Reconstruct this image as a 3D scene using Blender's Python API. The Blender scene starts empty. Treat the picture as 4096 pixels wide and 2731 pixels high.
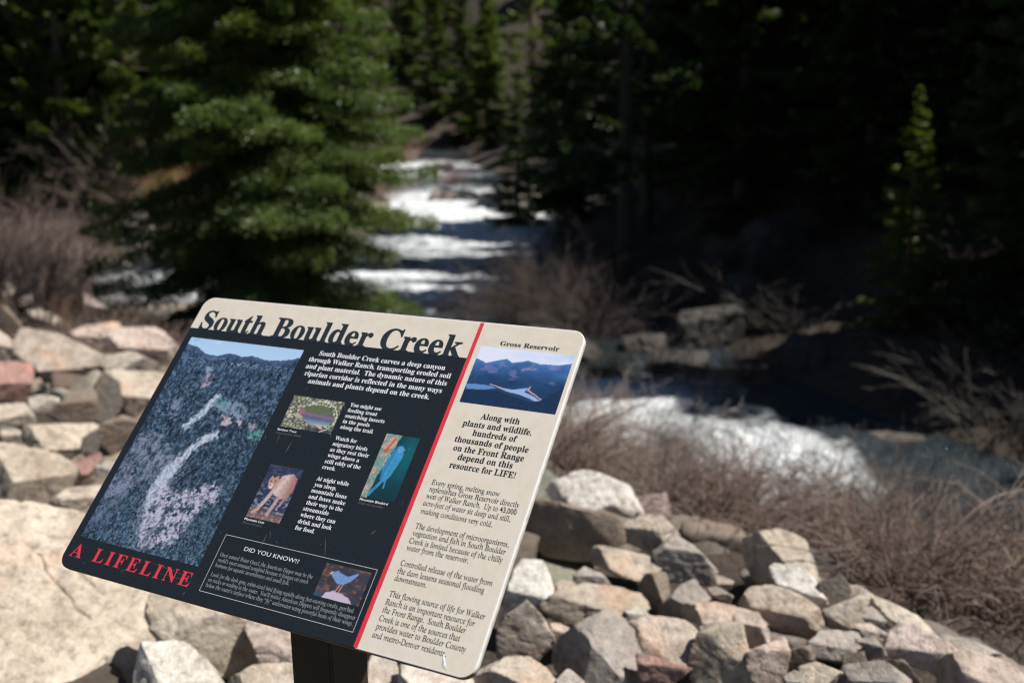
import bpy, bmesh, math, random
import numpy as np
from mathutils import Matrix, Vector

S = bpy.context.scene
COL = S.collection
R = math.radians

# ------------------------------------------------------------------ camera
CAM_UP = np.array([-0.0114, 0.9757, 0.2191]); CAM_UP /= np.linalg.norm(CAM_UP)
_f = np.array([0, 0, -1.0]); _y = _f - _f.dot(CAM_UP) * CAM_UP; _y /= np.linalg.norm(_y)
_x = np.cross(_y, CAM_UP)
C2W = np.array([_x, _y, CAM_UP])              # camera space -> world
CAM = np.array([0, 0, 1.6])
FPX = 3836.0                                   # focal length in photograph pixels (4096 wide)
cam = bpy.data.cameras.new('camera')
cam.sensor_width = 36; cam.lens = FPX / 4096 * 36
cam.clip_start = 0.05; cam.clip_end = 3000
cam.dof.use_dof = True; cam.dof.focus_distance = 1.72; cam.dof.aperture_fstop = 2.7
cam.dof.aperture_blades = 0
camo = bpy.data.objects.new('camera', cam); COL.objects.link(camo)
m4 = Matrix(C2W.tolist()).to_4x4(); m4.translation = Vector(CAM); camo.matrix_world = m4
S.camera = camo

# ------------------------------------------------------------------ world, sun, exposure
SUN_AZ, SUN_EL = 97.0, 57.0                   # degrees right of the view, degrees up
W_ = bpy.data.worlds.new('World'); S.world = W_; W_.use_nodes = True
nt = W_.node_tree; bg = nt.nodes['Background']
sky = nt.nodes.new('ShaderNodeTexSky'); sky.sky_type = 'NISHITA'; sky.sun_disc = False
sky.sun_elevation = R(SUN_EL); sky.sun_rotation = R(SUN_AZ); sky.altitude = 2200
nt.links.new(sky.outputs[0], bg.inputs[0]); bg.inputs[1].default_value = 0.05
sl = bpy.data.lights.new('sun', 'SUN'); sl.energy = 5.0; sl.angle = R(0.53); sl.color = (1, 0.955, 0.89)
so = bpy.data.objects.new('sun', sl); COL.objects.link(so)
SD = Vector((math.sin(R(SUN_AZ)) * math.cos(R(SUN_EL)), math.cos(R(SUN_AZ)) * math.cos(R(SUN_EL)), math.sin(R(SUN_EL))))
so.rotation_euler = SD.to_track_quat('Z', 'Y').to_euler(); so.location = (0, 0, 40)
S.view_settings.view_transform = 'Standard'; S.view_settings.look = 'None'
S.view_settings.exposure = 0.5; S.view_settings.gamma = 1.0
try: S.view_settings.use_curve_mapping = False
except Exception: pass
S.cycles.max_bounces = 6; S.cycles.diffuse_bounces = 3; S.cycles.glossy_bounces = 3
S.cycles.transmission_bounces = 3; S.cycles.transparent_max_bounces = 6
S.cycles.use_adaptive_sampling = True; S.cycles.filter_width = 1.2

# ------------------------------------------------------------------ helpers
def lin(h):
    h = h.lstrip('#'); c = [int(h[i:i + 2], 16) / 255 for i in (0, 2, 4)]
    return [((v + .055) / 1.055) ** 2.4 if v > .04045 else v / 12.92 for v in c]

def ray(px, py):                               # photograph pixel -> world direction
    v = C2W @ np.array([(px - 2048) / FPX, -(py - 1365.5) / FPX, -1.0]); return v   # depth 1 along the view axis

def tag(o, label=None, cat=None, group=None, kind=None):
    if label: o['label'] = label
    if cat: o['category'] = cat
    if group: o['group'] = group
    if kind: o['kind'] = kind
    return o

def link(name, me, mat=None, parent=None, smooth=False):
    o = bpy.data.objects.new(name, me); COL.objects.link(o)
    if mat is not None and len(me.materials) == 0: me.materials.append(mat)
    if smooth: me.polygons.foreach_set('use_smooth', [True] * len(me.polygons))
    if parent is not None: o.parent = parent
    return o

def empty(name, loc=(0, 0, 0), rz=0):
    o = bpy.data.objects.new(name, None); COL.objects.link(o); o.location = loc; o.rotation_euler = (0, 0, rz)
    o.empty_display_size = .1
    return o

def mesh_np(name, V, F):                       # F: (n,3) or (n,4) int array
    me = bpy.data.meshes.new(name); V = np.ascontiguousarray(V, dtype=np.float32); F = np.ascontiguousarray(F, dtype=np.int32)
    k = F.shape[1]
    me.vertices.add(len(V)); me.vertices.foreach_set('co', V.ravel())
    me.loops.add(F.size); me.loops.foreach_set('vertex_index', F.ravel())
    me.polygons.add(len(F)); me.polygons.foreach_set('loop_start', np.arange(0, F.size, k, dtype=np.int32))
    me.update(calc_edges=True); me.validate()
    return me

def vnoise(P, seed=0):                         # value noise on (...,2|3) points, 0..1
    P = np.asarray(P, dtype=np.float64); I = np.floor(P).astype(np.int64); Fr = P - I; Fr = Fr * Fr * (3 - 2 * Fr)
    d = P.shape[-1]; out = 0
    for c in range(2 ** d):
        h = np.full(P.shape[:-1], seed * 7919 + 12345, dtype=np.int64); w = 1.0
        for a in range(d):
            b = (c >> a) & 1
            h = (h ^ ((I[..., a] + b) * (374761393, 668265263, 2147483647)[a])) * 1274126177 & 0x7fffffff
            h = h ^ (h >> 13)
            w = w * (Fr[..., a] if b else 1 - Fr[..., a])
        h = (h * 1103515245 + 12345) & 0x7fffffff; h = h ^ (h >> 15)
        out = out + w * ((h & 0xffff) / 65535.0)
    return out

def fbm(P, seed=0, oct=4, gain=.5):
    P = np.asarray(P, dtype=np.float64); o = 0; a = 1; t = 0
    for i in range(oct):
        o = o + a * vnoise(P * 2 ** i + 17.3 * i, seed + i); t += a; a *= gain
    return o / t

def boxm(bm, c, s, mtx=None):
    r = bmesh.ops.create_cube(bm, size=1); vs = r['verts']
    bmesh.ops.scale(bm, vec=s, verts=vs); bmesh.ops.translate(bm, vec=c, verts=vs)
    if mtx is not None: bmesh.ops.transform(bm, matrix=mtx, verts=vs)
    return vs

def bm_mesh(name, bm):
    me = bpy.data.meshes.new(name); bm.to_mesh(me); bm.free(); return me

# ------------------------------------------------------------------ materials
class N:
    def __init__(s, name):
        s.m = bpy.data.materials.new(name); s.m.use_nodes = True; s.t = s.m.node_tree; s.b = s.t.nodes['Principled BSDF']
    def n(s, t, **k):
        o = s.t.nodes.new('ShaderNode' + t)
        for a, v in k.items(): setattr(o, a, v)
        return o
    def l(s, a, b): s.t.links.new(a, b)
    def set(s, node, i, v):
        if hasattr(v, 'links') or isinstance(v, bpy.types.NodeSocket): s.l(v, node.inputs[i])
        else: node.inputs[i].default_value = v
    def noise(s, vec, scale, detail=4, rough=.55, dist=0):
        o = s.n('TexNoise'); s.set(o, 'Vector', vec); o.inputs['Scale'].default_value = scale
        o.inputs['Detail'].default_value = detail; o.inputs['Roughness'].default_value = rough; o.inputs['Distortion'].default_value = dist
        return o.outputs['Fac']
    def ramp(s, f, pts):
        o = s.n('ValToRGB'); s.l(f, o.inputs[0]); e = o.color_ramp.elements
        while len(e) < len(pts): e.new(.5)
        for i, (p, c) in enumerate(pts): e[i].position = p; e[i].color = (*c, 1) if len(c) == 3 else c
        return o.outputs[0]
    def rampv(s, f, a, b):
        o = s.n('MapRange'); s.l(f, o.inputs[0]); o.inputs[1].default_value = a; o.inputs[2].default_value = b; o.clamp = True
        return o.outputs[0]
    def mix(s, f, a, b, mode='MIX'):
        o = s.n('Mix', data_type='RGBA', blend_type=mode); s.set(o, 0, f); s.set(o, 6, a if not isinstance(a, tuple) or len(a) == 4 else (*a, 1)); s.set(o, 7, b if not isinstance(b, tuple) or len(b) == 4 else (*b, 1))
        return o.outputs[2]
    def math(s, op, a, b=0.0):
        o = s.n('Math', operation=op); s.set(o, 0, a); s.set(o, 1, b); return o.outputs[0]
    def bump(s, h, strength=.5, dist=.01, normal=None):
        o = s.n('Bump'); s.l(h, o.inputs['Height']); o.inputs['Strength'].default_value = strength; o.inputs['Distance'].default_value = dist
        if normal is not None: s.l(normal, o.inputs['Normal'])
        return o.outputs[0]

def mat_rock():
    k = N('granite'); tc = k.n('TexCoord'); oi = k.n('ObjectInfo')
    off = k.n('VectorMath', operation='MULTIPLY_ADD'); k.l(tc.outputs['Object'], off.inputs[0]); off.inputs[1].default_value = (1, 1, 1)
    cmb = k.n('CombineXYZ'); mm = k.math('MULTIPLY', oi.outputs['Random'], 40.0)
    k.l(mm, cmb.inputs[0]); k.l(mm, cmb.inputs[2]); k.l(cmb.outputs[0], off.inputs[2]); v = off.outputs[0]
    base = oi.outputs['Color']
    n1 = k.noise(v, 5, 6, .65, .1); n2 = k.noise(v, 26, 5, .65); n3 = k.noise(v, 150, 3, .7); n4 = k.noise(v, 3.2, 4, .6, .3)
    c = k.mix(k.rampv(n1, .35, .7), base, k.mix(1.0, base, (.56, .52, .48), 'MULTIPLY'))
    c = k.mix(k.math('MULTIPLY', k.rampv(n4, .56, .68), .5), c, k.mix(1.0, base, (1.12, .78, .62), 'MULTIPLY'))       # iron stain
    c = k.mix(k.math('MULTIPLY', k.rampv(n2, .53, .66), .62), c, (.13, .115, .10))        # dark mineral and lichen
    c = k.mix(k.math('MULTIPLY', k.rampv(n2, .5, .3), .4), c, k.mix(1.0, base, (1.5, 1.5, 1.5), 'MULTIPLY'))
    c = k.mix(k.math('MULTIPLY', k.rampv(n3, .56, .70), .55), c, (.08, .07, .065))      # mica specks
    c = k.mix(k.math('MULTIPLY', k.rampv(n3, .42, .30), .4), c, k.mix(1.0, base, (1.8, 1.8, 1.8), 'MULTIPLY'))
    k.l(c, k.b.inputs['Base Color']); k.b.inputs['Roughness'].default_value = .72; k.b.inputs['Specular IOR Level'].default_value = .35
    h = k.math('ADD', k.math('ADD', k.math('MULTIPLY', n2, 1.0), k.math('MULTIPLY', n3, .3)), k.math('MULTIPLY', n1, .5))
    k.l(k.bump(h, .9, .016), k.b.inputs['Normal'])
    return k.m

def mat_ground():
    k = N('forest_floor'); g = k.n('NewGeometry'); p = g.outputs['Position']
    a = k.noise(p, .35, 6, .6, .5); b = k.noise(p, 3.5, 6, .65); d = k.noise(p, .09, 4, .6); e = k.noise(p, 40, 3, .6)
    c = k.ramp(b, [(.3, (.035, .027, .02)), (.55, (.085, .062, .045)), (.75, (.15, .115, .085))])
    c = k.mix(k.math('MULTIPLY', k.rampv(a, .58, .70), .7), c, (.20, .145, .11))
    c = k.mix(k.math('MULTIPLY', k.rampv(d, .52, .62), .7), c, (.06, .065, .03))
    c = k.mix(k.math('MULTIPLY', k.rampv(e, .55, .7), .4), c, (.22, .18, .14))
    c = k.mix(1.0, c, (.62, .6, .58), 'MULTIPLY')
    k.l(c, k.b.inputs['Base Color']); k.b.inputs['Roughness'].default_value = .95
    k.l(k.bump(k.math('ADD', b, k.math('MULTIPLY', e, .3)), .7, .08), k.b.inputs['Normal'])
    return k.m

def mat_water():
    k = N('creek_water'); g = k.n('NewGeometry'); p = g.outputs['Position']
    at = k.n('Attribute', attribute_name='foam'); f0 = at.outputs['Fac']
    sc = k.n('VectorMath', operation='MULTIPLY'); k.l(p, sc.inputs[0]); sc.inputs[1].default_value = (1.0, .7, 1)
    a = k.noise(sc.outputs[0], 1.6, 6, .65, .8); b = k.noise(sc.outputs[0], 9, 4, .6, .4)
    t = k.math('ADD', f0, k.math('MULTIPLY', k.math('SUBTRACT', k.math('ADD', k.math('MULTIPLY', a, .7), k.math('MULTIPLY', b, .3)), .5), 2.2))
    foam = k.rampv(t, .22, .85)
    wc = k.mix(k.rampv(b, .38, .62), (.56, .61, .63), (.88, .90, .90)); c = k.mix(foam, (.03, .042, .05), wc)
    k.l(c, k.b.inputs['Base Color']); k.l(k.mix(foam, (.12,) * 3, (.55,) * 3), k.b.inputs['Roughness'])
    k.b.inputs['IOR'].default_value = 1.33
    k.l(k.bump(k.math('ADD', a, k.math('MULTIPLY', b, .35)), 1.0, .32), k.b.inputs['Normal'])
    return k.m

def mat_leaf(name, c1, c2, tr=.35):
    k = N(name); g = k.n('NewGeometry'); oi = k.n('ObjectInfo')
    r = g.outputs['Random Per Island']
    c = k.mix(r, c1, c2); big = k.noise(g.outputs['Position'], .8, 3)
    c = k.mix(k.math('MULTIPLY', k.rampv(big, .4, .65), .5), c, k.mix(.5, c2, (.10, .12, .02)))
    c = k.mix(1.0, c, oi.outputs['Color'], 'MULTIPLY')
    t = k.t; d = k.n('BsdfDiffuse'); tl = k.n('BsdfTranslucent'); mx = k.n('MixShader'); gl = k.n('BsdfGlossy'); m2 = k.n('MixShader')
    k.l(c, d.inputs[0]); k.l(k.mix(1.0, c, (1.5, 1.6, .7), 'MULTIPLY'), tl.inputs[0]); mx.inputs[0].default_value = tr
    k.l(d.outputs[0], mx.inputs[1]); k.l(tl.outputs[0], mx.inputs[2])
    gl.inputs['Roughness'].default_value = .45; m2.inputs[0].default_value = .04; k.l(mx.outputs[0], m2.inputs[1]); k.l(gl.outputs[0], m2.inputs[2])
    k.l(m2.outputs[0], t.nodes['Material Output'].inputs[0]); t.nodes.remove(k.b)
    return k.m

def mat_twig(name, c1, c2):
    k = N(name); g = k.n('NewGeometry'); oi = k.n('ObjectInfo')
    c = k.mix(g.outputs['Random Per Island'], c1, c2); c = k.mix(1.0, c, oi.outputs['Color'], 'MULTIPLY')
    k.l(c, k.b.inputs['Base Color']); k.b.inputs['Roughness'].default_value = .6
    return k.m

def mat_bark():
    k = N('bark'); tc = k.n('TexCoord'); sc = k.n('VectorMath', operation='MULTIPLY'); k.l(tc.outputs['Object'], sc.inputs[0]); sc.inputs[1].default_value = (1, 1, .25)
    a = k.noise(sc.outputs[0], 14, 5, .65); mxo = k.n('Mix', data_type='RGBA', blend_type='MULTIPLY')
    k.l(k.ramp(a, [(.3, (.035, .027, .022)), (.7, (.15, .11, .085))]), mxo.inputs[6]); k.l(k.n('ObjectInfo').outputs['Color'], mxo.inputs[7]); mxo.inputs[0].default_value = 1; k.l(mxo.outputs[2], k.b.inputs['Base Color']); k.b.inputs['Roughness'].default_value = .9
    k.l(k.bump(a, .8, .03), k.b.inputs['Normal'])
    return k.m

def mat_plain(name, col, rough=.5, spec=.5, noise=None):
    k = N(name); k.b.inputs['Roughness'].default_value = rough; k.b.inputs['Specular IOR Level'].default_value = spec
    tc = k.n('TexCoord'); v = tc.outputs['Object']
    if noise:
        sc, amt, c2 = noise; f = k.math('MULTIPLY', k.rampv(k.noise(v, sc, 5, .6), .4, .68), amt)
        k.l(k.mix(f, tuple(col), tuple(c2)), k.b.inputs['Base Color'])
    else: k.b.inputs['Base Color'].default_value = (*col, 1)
    return k.m

def mat_print(name, rough=.42):                # flat printed picture, colours held by the sheet's vertices
    k = N(name); a = k.n('Attribute', attribute_name='ink'); k.l(a.outputs['Color'], k.b.inputs['Base Color'])
    k.b.inputs['Roughness'].default_value = rough; k.b.inputs['Specular IOR Level'].default_value = .5
    return k.m

M_ROCK, M_GROUND, M_WATER, M_BARK = mat_rock(), mat_ground(), mat_water(), mat_bark()
M_FIR = mat_leaf('fir_needles', (.042, .072, .025), (.088, .122, .042), .4)
M_PINE = mat_leaf('pine_needles', (.04, .068, .024), (.075, .108, .038), .35)
M_TWIG = mat_twig('willow_twigs', (.27, .225, .205), (.12, .09, .08))
M_GRASS = mat_twig('dry_grass', (.50, .43, .33), (.30, .23, .16))

# ------------------------------------------------------------------ terrain shape
CREST = np.array([(-60, 26), (-25, 20), (-12, 13.5), (-4.2, 9.4), (-1.5, 7.0), (.45, 5.35), (1.15, 4.35), (2.2, 3.25), (5, .2), (12, -9), (40, -50)], float)
NEAR = [(-90, 22), (-60, 24), (-30, 24), (-12, 26), (-4, 22), (0, 15), (2, 11.2), (4, 9.8), (8, 7.2), (14, 2.5), (40, -14), (90, -60)]
FAR = [(100, -55), (45, -8), (17, 5.5), (11.5, 9.5), (8, 13.4), (6.3, 16.6), (5, 20.2), (3.8, 25), (1.6, 34), (2.6, 58), (-1, 80), (-4.5, 98), (-5, 122), (-13, 124), (-14.5, 98), (-10, 76), (-7.3, 58), (-6, 45), (-8, 39), (-14, 37.5), (-30, 41), (-60, 44), (-90, 44)]
WPOLY = np.array(NEAR + FAR, float)

def seg_dist(P, poly, closed=True):
    A = poly; B = np.roll(poly, -1, 0)
    if not closed: A = poly[:-1]; B = poly[1:]
    best = np.full(P.shape[0], 1e9); side = np.zeros(P.shape[0])
    for a, b in zip(A, B):
        d = b - a; t = np.clip(((P - a) @ d) / (d @ d), 0, 1); q = a + t[:, None] * d; dd = np.hypot(*(P - q).T)
        cr = d[0] * (P[:, 1] - a[1]) - d[1] * (P[:, 0] - a[0])
        m = dd < best - 1e-9; best = np.where(m, dd, best); side = np.where(m, np.sign(cr), side)
    return best, side

def inside(P, poly):
    c = np.zeros(len(P), bool); j = len(poly) - 1
    for i in range(len(poly)):
        xi, yi = poly[i]; xj, yj = poly[j]
        with np.errstate(divide='ignore', invalid='ignore'):
            m = ((yi > P[:, 1]) != (yj > P[:, 1])) & (P[:, 0] < (xj - xi) * (P[:, 1] - yi) / (yj - yi + 1e-12) + xi)
        c ^= m; j = i
    return c

def water_z(P):
    y = P[:, 1]; return -3.4 + np.clip(y - 36, 0, 200) * .026 - np.clip(P[:, 0] - 5, 0, 200) * .03

def height(P, rough=True):
    P = np.atleast_2d(np.asarray(P, float)); wz = water_z(P)
    dw, _ = seg_dist(P, WPOLY); ins = inside(P, WPOLY)
    dc, sc = seg_dist(P, CREST, False); s = dc * sc
    ynb = np.interp(P[:, 0], [p[0] for p in NEAR], [p[1] for p in NEAR]); near = P[:, 1] < ynb
    top = -.10 - .04 * np.clip(P[:, 1], 0, 12)
    t = np.clip(s, 0, None) / (np.clip(s, 0, None) + dw + 1e-6)
    zn = top + (wz + .25 - top) * t ** .85 - np.where(s < 0, 0, .15 * np.clip(s, 0, 1))
    xc = np.interp(P[:, 1], [0, 20, 40, 60, 100, 130], [30, 8, -2, -2.5, -9, -9])
    wr = 1 / (1 + np.exp(-(P[:, 0] - xc) / 4))
    hr = 1.2 * np.tanh(dw / 2) + .95 * np.clip(dw - 3, 0, 14) + .7 * np.clip(dw - 17, 0, 100)
    hl = .9 * np.tanh(dw / 3) + .10 * np.clip(dw - 3, 0, 25) + .55 * np.clip(dw - 20, 0, 160)
    zf = wz + wr * hr + (1 - wr) * hl
    z = np.where(near, zn, zf)
    if rough:
        z = z + (fbm(P * .5, 3, 4) - .5) * .5 * np.clip(dw / 4, 0, 1) * np.where(near & (s < .3), .12, 1) + (fbm(P * .06, 9, 3) - .5) * 6 * np.clip((dw - 12) / 30, 0, 1) * (~near)
    z = np.where(ins, wz - .5 * np.tanh(dw), z)
    return z

def gz(x, y): return float(height([(x, y)])[0])

def grid(xs, ys, zf):
    X, Y = np.meshgrid(xs, ys); P = np.stack([X.ravel(), Y.ravel()], 1); z = zf(P)
    nx, ny = len(xs), len(ys); i = np.arange(nx * ny).reshape(ny, nx)
    F = np.stack([i[:-1, :-1].ravel(), i[:-1, 1:].ravel(), i[1:, 1:].ravel(), i[1:, :-1].ravel()], 1)
    return np.column_stack([P, z]), F

def stretch(a, b, n, k): t = np.linspace(-1, 1, n) if a < 0 else np.linspace(0, 1, n); return t
_o = np.sinh(np.linspace(0, 3.4, 60)[1:]); _o = _o / _o[-1] * 310
xs = np.concatenate([(-14 - _o)[::-1], np.arange(-14, 12, .13), 12 + _o]); _p = np.sinh(np.linspace(0, 3.6, 130)[1:]); _p = _p / _p[-1] * 400
ys = np.concatenate([np.linspace(-40, -2.5, 16), np.arange(-2, 20, .13), 20 + _p])
V, F = grid(xs, ys, lambda P: height(P) - np.where((P[:, 1] < 12) & (np.abs(P[:, 0]) < 12), .16, 0) + (fbm(P * 3.5, 31, 3) - .5) * .03)
gr = link('ground', mesh_np('ground', V, F), M_GROUND, smooth=True); tag(gr, kind='structure')

# water: rippled sheet, foam held by an attribute where the creek breaks over rocks
xs = np.concatenate([np.arange(-60, -16, .6), np.arange(-16, 14, .16), np.arange(14, 60, .8)])
ys = np.concatenate([np.arange(-30, 4, .8), np.arange(4, 46, .14), np.arange(46, 126, .3)])
V, F = grid(xs, ys, water_z)
keep = inside(V[:, :2], WPOLY) | (seg_dist(V[:, :2], WPOLY)[0] < 1.2)
F = F[keep[F].all(1)]; used = np.unique(F); mp = np.full(len(V), -1); mp[used] = np.arange(len(used)); V = V[used]; F = mp[F]
P = V[:, :2]
def blob(cx, cy, rx, ry, ang=0):
    a = R(ang); dx, dy = P[:, 0] - cx, P[:, 1] - cy; u = dx * math.cos(a) + dy * math.sin(a); v = -dx * math.sin(a) + dy * math.cos(a)
    return np.exp(-((u / rx) ** 2 + (v / ry) ** 2))
foam = 1.7 * blob(4.15, 13.8, 1.3, 1.6, -10) + .95 * blob(2.6, 12.6, 1.9, 1.0, -15) + .85 * blob(2.4, 17.6, 2.4, 2.0) \
    + 1.45 * blob(-3.0, 57, 9, 11, 0) + 1.3 * blob(-8.5, 88, 8, 14) + 1.2 * blob(.6, 49, 4, 5) + .8 * blob(-2, 40, 5, 7) + .75 * blob(-2.6, 29.5, 3.4, 4.5) + .85 * blob(.2, 16.6, 2.6, 2.4) + 1.1 * blob(-1.2, 30.5, 1.3, 1.0) + 1.2 * blob(-11.5, 33, 3.4, 1.8) + 1.2 * blob(-10, 29, 3.4, 1.2) \
    + .75 * blob(-5, 33, 2.5, 1) + .35 * blob(6.6, 10, 1.2, 2)
foam = np.clip(foam, 0, 1.2) - .25 - .55 / (1 + np.exp(-(P[:, 0] - 5.7) * 3)) * (P[:, 1] < 22)
amp = .06 + .22 * np.clip(foam, 0, 1)
V[:, 2] += amp * (fbm(P * np.array([.9, 1.3]), 21, 5, .6) - .5) * 1.6
me = mesh_np('water', V, F); at = me.attributes.new('foam', 'FLOAT', 'POINT'); at.data.foreach_set('value', foam.astype(np.float32))
wo = link('water', me, M_WATER, smooth=True); tag(wo, kind='structure')

# ------------------------------------------------------------------ rocks
_ico = {}
def ico(n):
    if n not in _ico:
        bm = bmesh.new(); bmesh.ops.create_icosphere(bm, subdivisions=n, radius=1)
        v = np.array([x.co[:] for x in bm.verts]); f = np.array([[q.index for q in p.verts] for p in bm.faces]); bm.free(); _ico[n] = (v, f)
    return _ico[n]

def rock_verts(planes, n=5, p=110, rough=.035, seed=0, scale=1.0, warp=.13):
    v, f = ico(n); acc = np.zeros(len(v))
    wv = np.stack([fbm(v * 2.6 + seed + k * 9.7, seed + k, 4, .6) for k in range(3)], 1) - .5; vw = v + wv * warp; vw /= np.linalg.norm(vw, axis=1)[:, None]
    for nn, d in planes:
        q = vw @ nn / d; acc += np.clip(q, 0, None) ** p
    r = acc ** (-1 / p); Pn = v * r[:, None]
    L = scale
    s = fbm(Pn / L * 3.0 + seed * 3.1, seed, 4, .55) - .5; s2 = vnoise(Pn / L * 16 + seed, seed + 5) - .5
    ridge = np.abs(vnoise(Pn / L * 4.5 + seed * 1.7, seed + 8) - .5) * 2
    Pn = Pn * (1 + rough * 2.2 * s + rough * .5 * s2 - rough * 1.3 * np.clip(.22 - ridge, 0, 1) * 4)[:, None]
    return Pn, f

COLR = {  # granite colours; 'shade' has the dark wood's shade painted in
    'tan': (.385, .33, .27), 'pale': (.49, .44, .38), 'white': (.58, .55, .50), 'pink': (.43, .345, .295), 'red': (.34, .20, .17),
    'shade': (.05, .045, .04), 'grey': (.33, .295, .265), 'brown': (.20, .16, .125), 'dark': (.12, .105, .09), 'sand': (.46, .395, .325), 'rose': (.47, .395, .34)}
ZO = {'A': (1900, 1750, 1.598), 'B': (2996, 1750, 1.598), 'C': (0, 1080, 1.912), 'D': (0, 1850, 1.78), 'F': (0, 0, .5742)}
def surf_hit(px, py, lift=.08):                # where the sight line meets the top of the rock pile
    d = ray(px, py); t = 1.2
    for i in range(4000):
        q = CAM + d * t
        if q[2] < gz_fast(q[0], q[1]) + lift: return t
        t += .01
    return t
_gx = np.linspace(-14, 8, 221); _gy = np.linspace(-1, 24, 251); _X, _Y = np.meshgrid(_gx, _gy)
_GZ = height(np.stack([_X.ravel(), _Y.ravel()], 1), False).reshape(_X.shape)
def gz_fast(x, y):
    i = min(max(int((x + 14) / .1), 0), 220); j = min(max(int((y + 1) / .1), 0), 250); return _GZ[j, i]

def rock(z, poly, colr, style, label, lift=.08, seed=None, thick=.5, n=5, dt=0, rough=.045, cracks=None, p=110):
    o = ZO[z]; pts = np.array([(o[0] + x / o[2], o[1] + y / o[2]) for x, y in poly], float); pts = (pts - pts.mean(0)) * 1.12 + pts.mean(0)
    c = (pts.min(0) + pts.max(0)) / 2; ctr = pts.mean(0) * .5 + c * .5
    D = surf_hit(*ctr, lift) + dt; pos = CAM + ray(*ctr) * D
    e1 = C2W @ np.array([1, 0, 0]); vd = ray(*ctr); vd /= np.linalg.norm(vd); e3 = -vd; e1 = e1 - e1.dot(e3) * e3; e1 /= np.linalg.norm(e1); e2 = np.cross(e3, e1)
    k = D / FPX; q = (pts - ctr) * k; q[:, 1] *= -1
    seed = seed if seed is not None else abs(hash_(label)) % 9973; rn = random.Random(seed)
    w, h = np.ptp(q[:, 0]), np.ptp(q[:, 1]); dep = thick * math.sqrt(w * h)
    planes = []; m = len(q)
    hull = convex(q)
    for i in range(len(hull)):
        a, b = hull[i], hull[(i + 1) % len(hull)]; d = b - a; L = np.hypot(*d)
        if L < 1e-6: continue
        nn = np.array([d[1], -d[0]]) / L; dist = nn @ a
        if dist < .02 * w: dist = .02 * w
        tl = rn.uniform(-.12, .22); v = e1 * nn[0] + e2 * nn[1] + e3 * tl; v /= np.linalg.norm(v); planes.append((v, dist / math.sqrt(1 + tl * tl) if tl < 0 else dist))
        v = e1 * nn[0] + e2 * nn[1] - e3 * .55; v /= np.linalg.norm(v); planes.append((v, dist * .97))
    up = np.array([0, 0, 1.0]); planes.append((-e3, dep * .9))
    def plane(nv, pt): nv = nv / np.linalg.norm(nv); planes.append((nv, max(nv @ pt, .06 * min(w, h))))
    for st in style.split():
        kk, val = st[0], float(st[1:] or .5)
        if kk == 'T':   # one broad face turned to the sky
            plane(e3 * .55 + up * .75 + e1 * rn.uniform(-.35, .35), e3 * dep * .42)
            if rn.random() < .65 and n < 7:
                yr = q[:, 1].max() - rn.uniform(.55, .8) * h; plane(e3 * .9 - up * rn.uniform(.25, .5) + e1 * rn.uniform(-.3, .3), e2 * yr + e3 * dep * .42)
            if rn.random() < .4 and n < 7: plane(e3 * .6 - e1 * .8, e3 * dep * .42 - e1 * w * rn.uniform(.15, .3))
        elif kk == 'S': # lit top above a ridge, shaded front below
            yr = q[:, 1].max() - val * h; rp = e2 * yr + e3 * dep * .6; tl = rn.uniform(-.18, .18)
            plane(up * .92 + e3 * .38 + e1 * tl, rp); plane(e3 * .95 - up * .32 + e1 * (tl + rn.uniform(-.1, .1)), rp)
        elif kk == 'L': # shaded left face, lit right face
            xr = q[:, 0].min() + val * w; rp = e1 * xr + e3 * dep * .6
            plane(e3 * .75 - e1 * .75 - up * .1, rp); plane(e3 * .6 + e1 * .6 + up * .45, rp)
        elif kk == 'D': # front face leaning out, in shade
            plane(e3 * .95 - up * .28 - e1 * .1, e3 * dep * .45)
        elif kk == 'F': # plain upright front
            plane(e3 * .97 + up * .12 + e1 * rn.uniform(-.15, .3), e3 * dep * .5)
    for i in range(4):
        v = e3 * rn.uniform(.3, .9) + e1 * rn.uniform(-1, 1) + e2 * rn.uniform(-.8, 1); v /= np.linalg.norm(v)
        planes.append((v, (abs(v @ e1) * w / 2 + abs(v @ e2) * h / 2 + abs(v @ e3) * dep * .5) * rn.uniform(.66, .86)))
    Vv, Ff = rock_verts(planes, n, p, rough, seed % 97, math.sqrt(w * h))
    if cracks:
        u = np.stack([Vv @ e1, Vv @ e2], 1); fr = (Vv @ e3) > 0
        for cr, wd, dp in cracks:
            cp = np.array([(o[0] + x / o[2], o[1] + y / o[2]) for x, y in cr]); cp = (cp - ctr) * k; cp[:, 1] *= -1
            wob = (fbm(Vv * 30, 5, 3) - .5) * wd * k * 1.5
            dd, _ = seg_dist(u, cp, False); dd = np.abs(dd + wob)
            Vv = Vv - e3 * (np.exp(-(dd / (wd * k)) ** 2) * dp * fr)[:, None]
    me = mesh_np('rock', Vv, Ff); ob = link('rock', me, M_ROCK, smooth=True)
    me.set_sharp_from_angle(angle=R(38)) if hasattr(me, 'set_sharp_from_angle') else None
    ob.location = pos; vv_ = rn.uniform(1.02, 1.24); ob.color = (*[c * vv_ * rn.uniform(.985, 1.015) for c in COLR[colr]], 1)
    tag(ob, label, 'rock', 'angular granite rocks of the bank'); HERO.append((ctr, label, D, pts))
    return ob

def hash_(s):
    h = 5381
    for ch in s: h = (h * 33 + ord(ch)) & 0x7fffffff
    return h

def convex(P):
    P = sorted(map(tuple, P)); 
    def half(pts):
        o = []
        for p in pts:
            while len(o) >= 2 and (o[-1][0] - o[-2][0]) * (p[1] - o[-2][1]) - (o[-1][1] - o[-2][1]) * (p[0] - o[-2][0]) <= 0: o.pop()
            o.append(p)
        return o
    a, b = half(P), half(P[::-1]); return np.array(a[:-1] + b[:-1])
HERO = []
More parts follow.
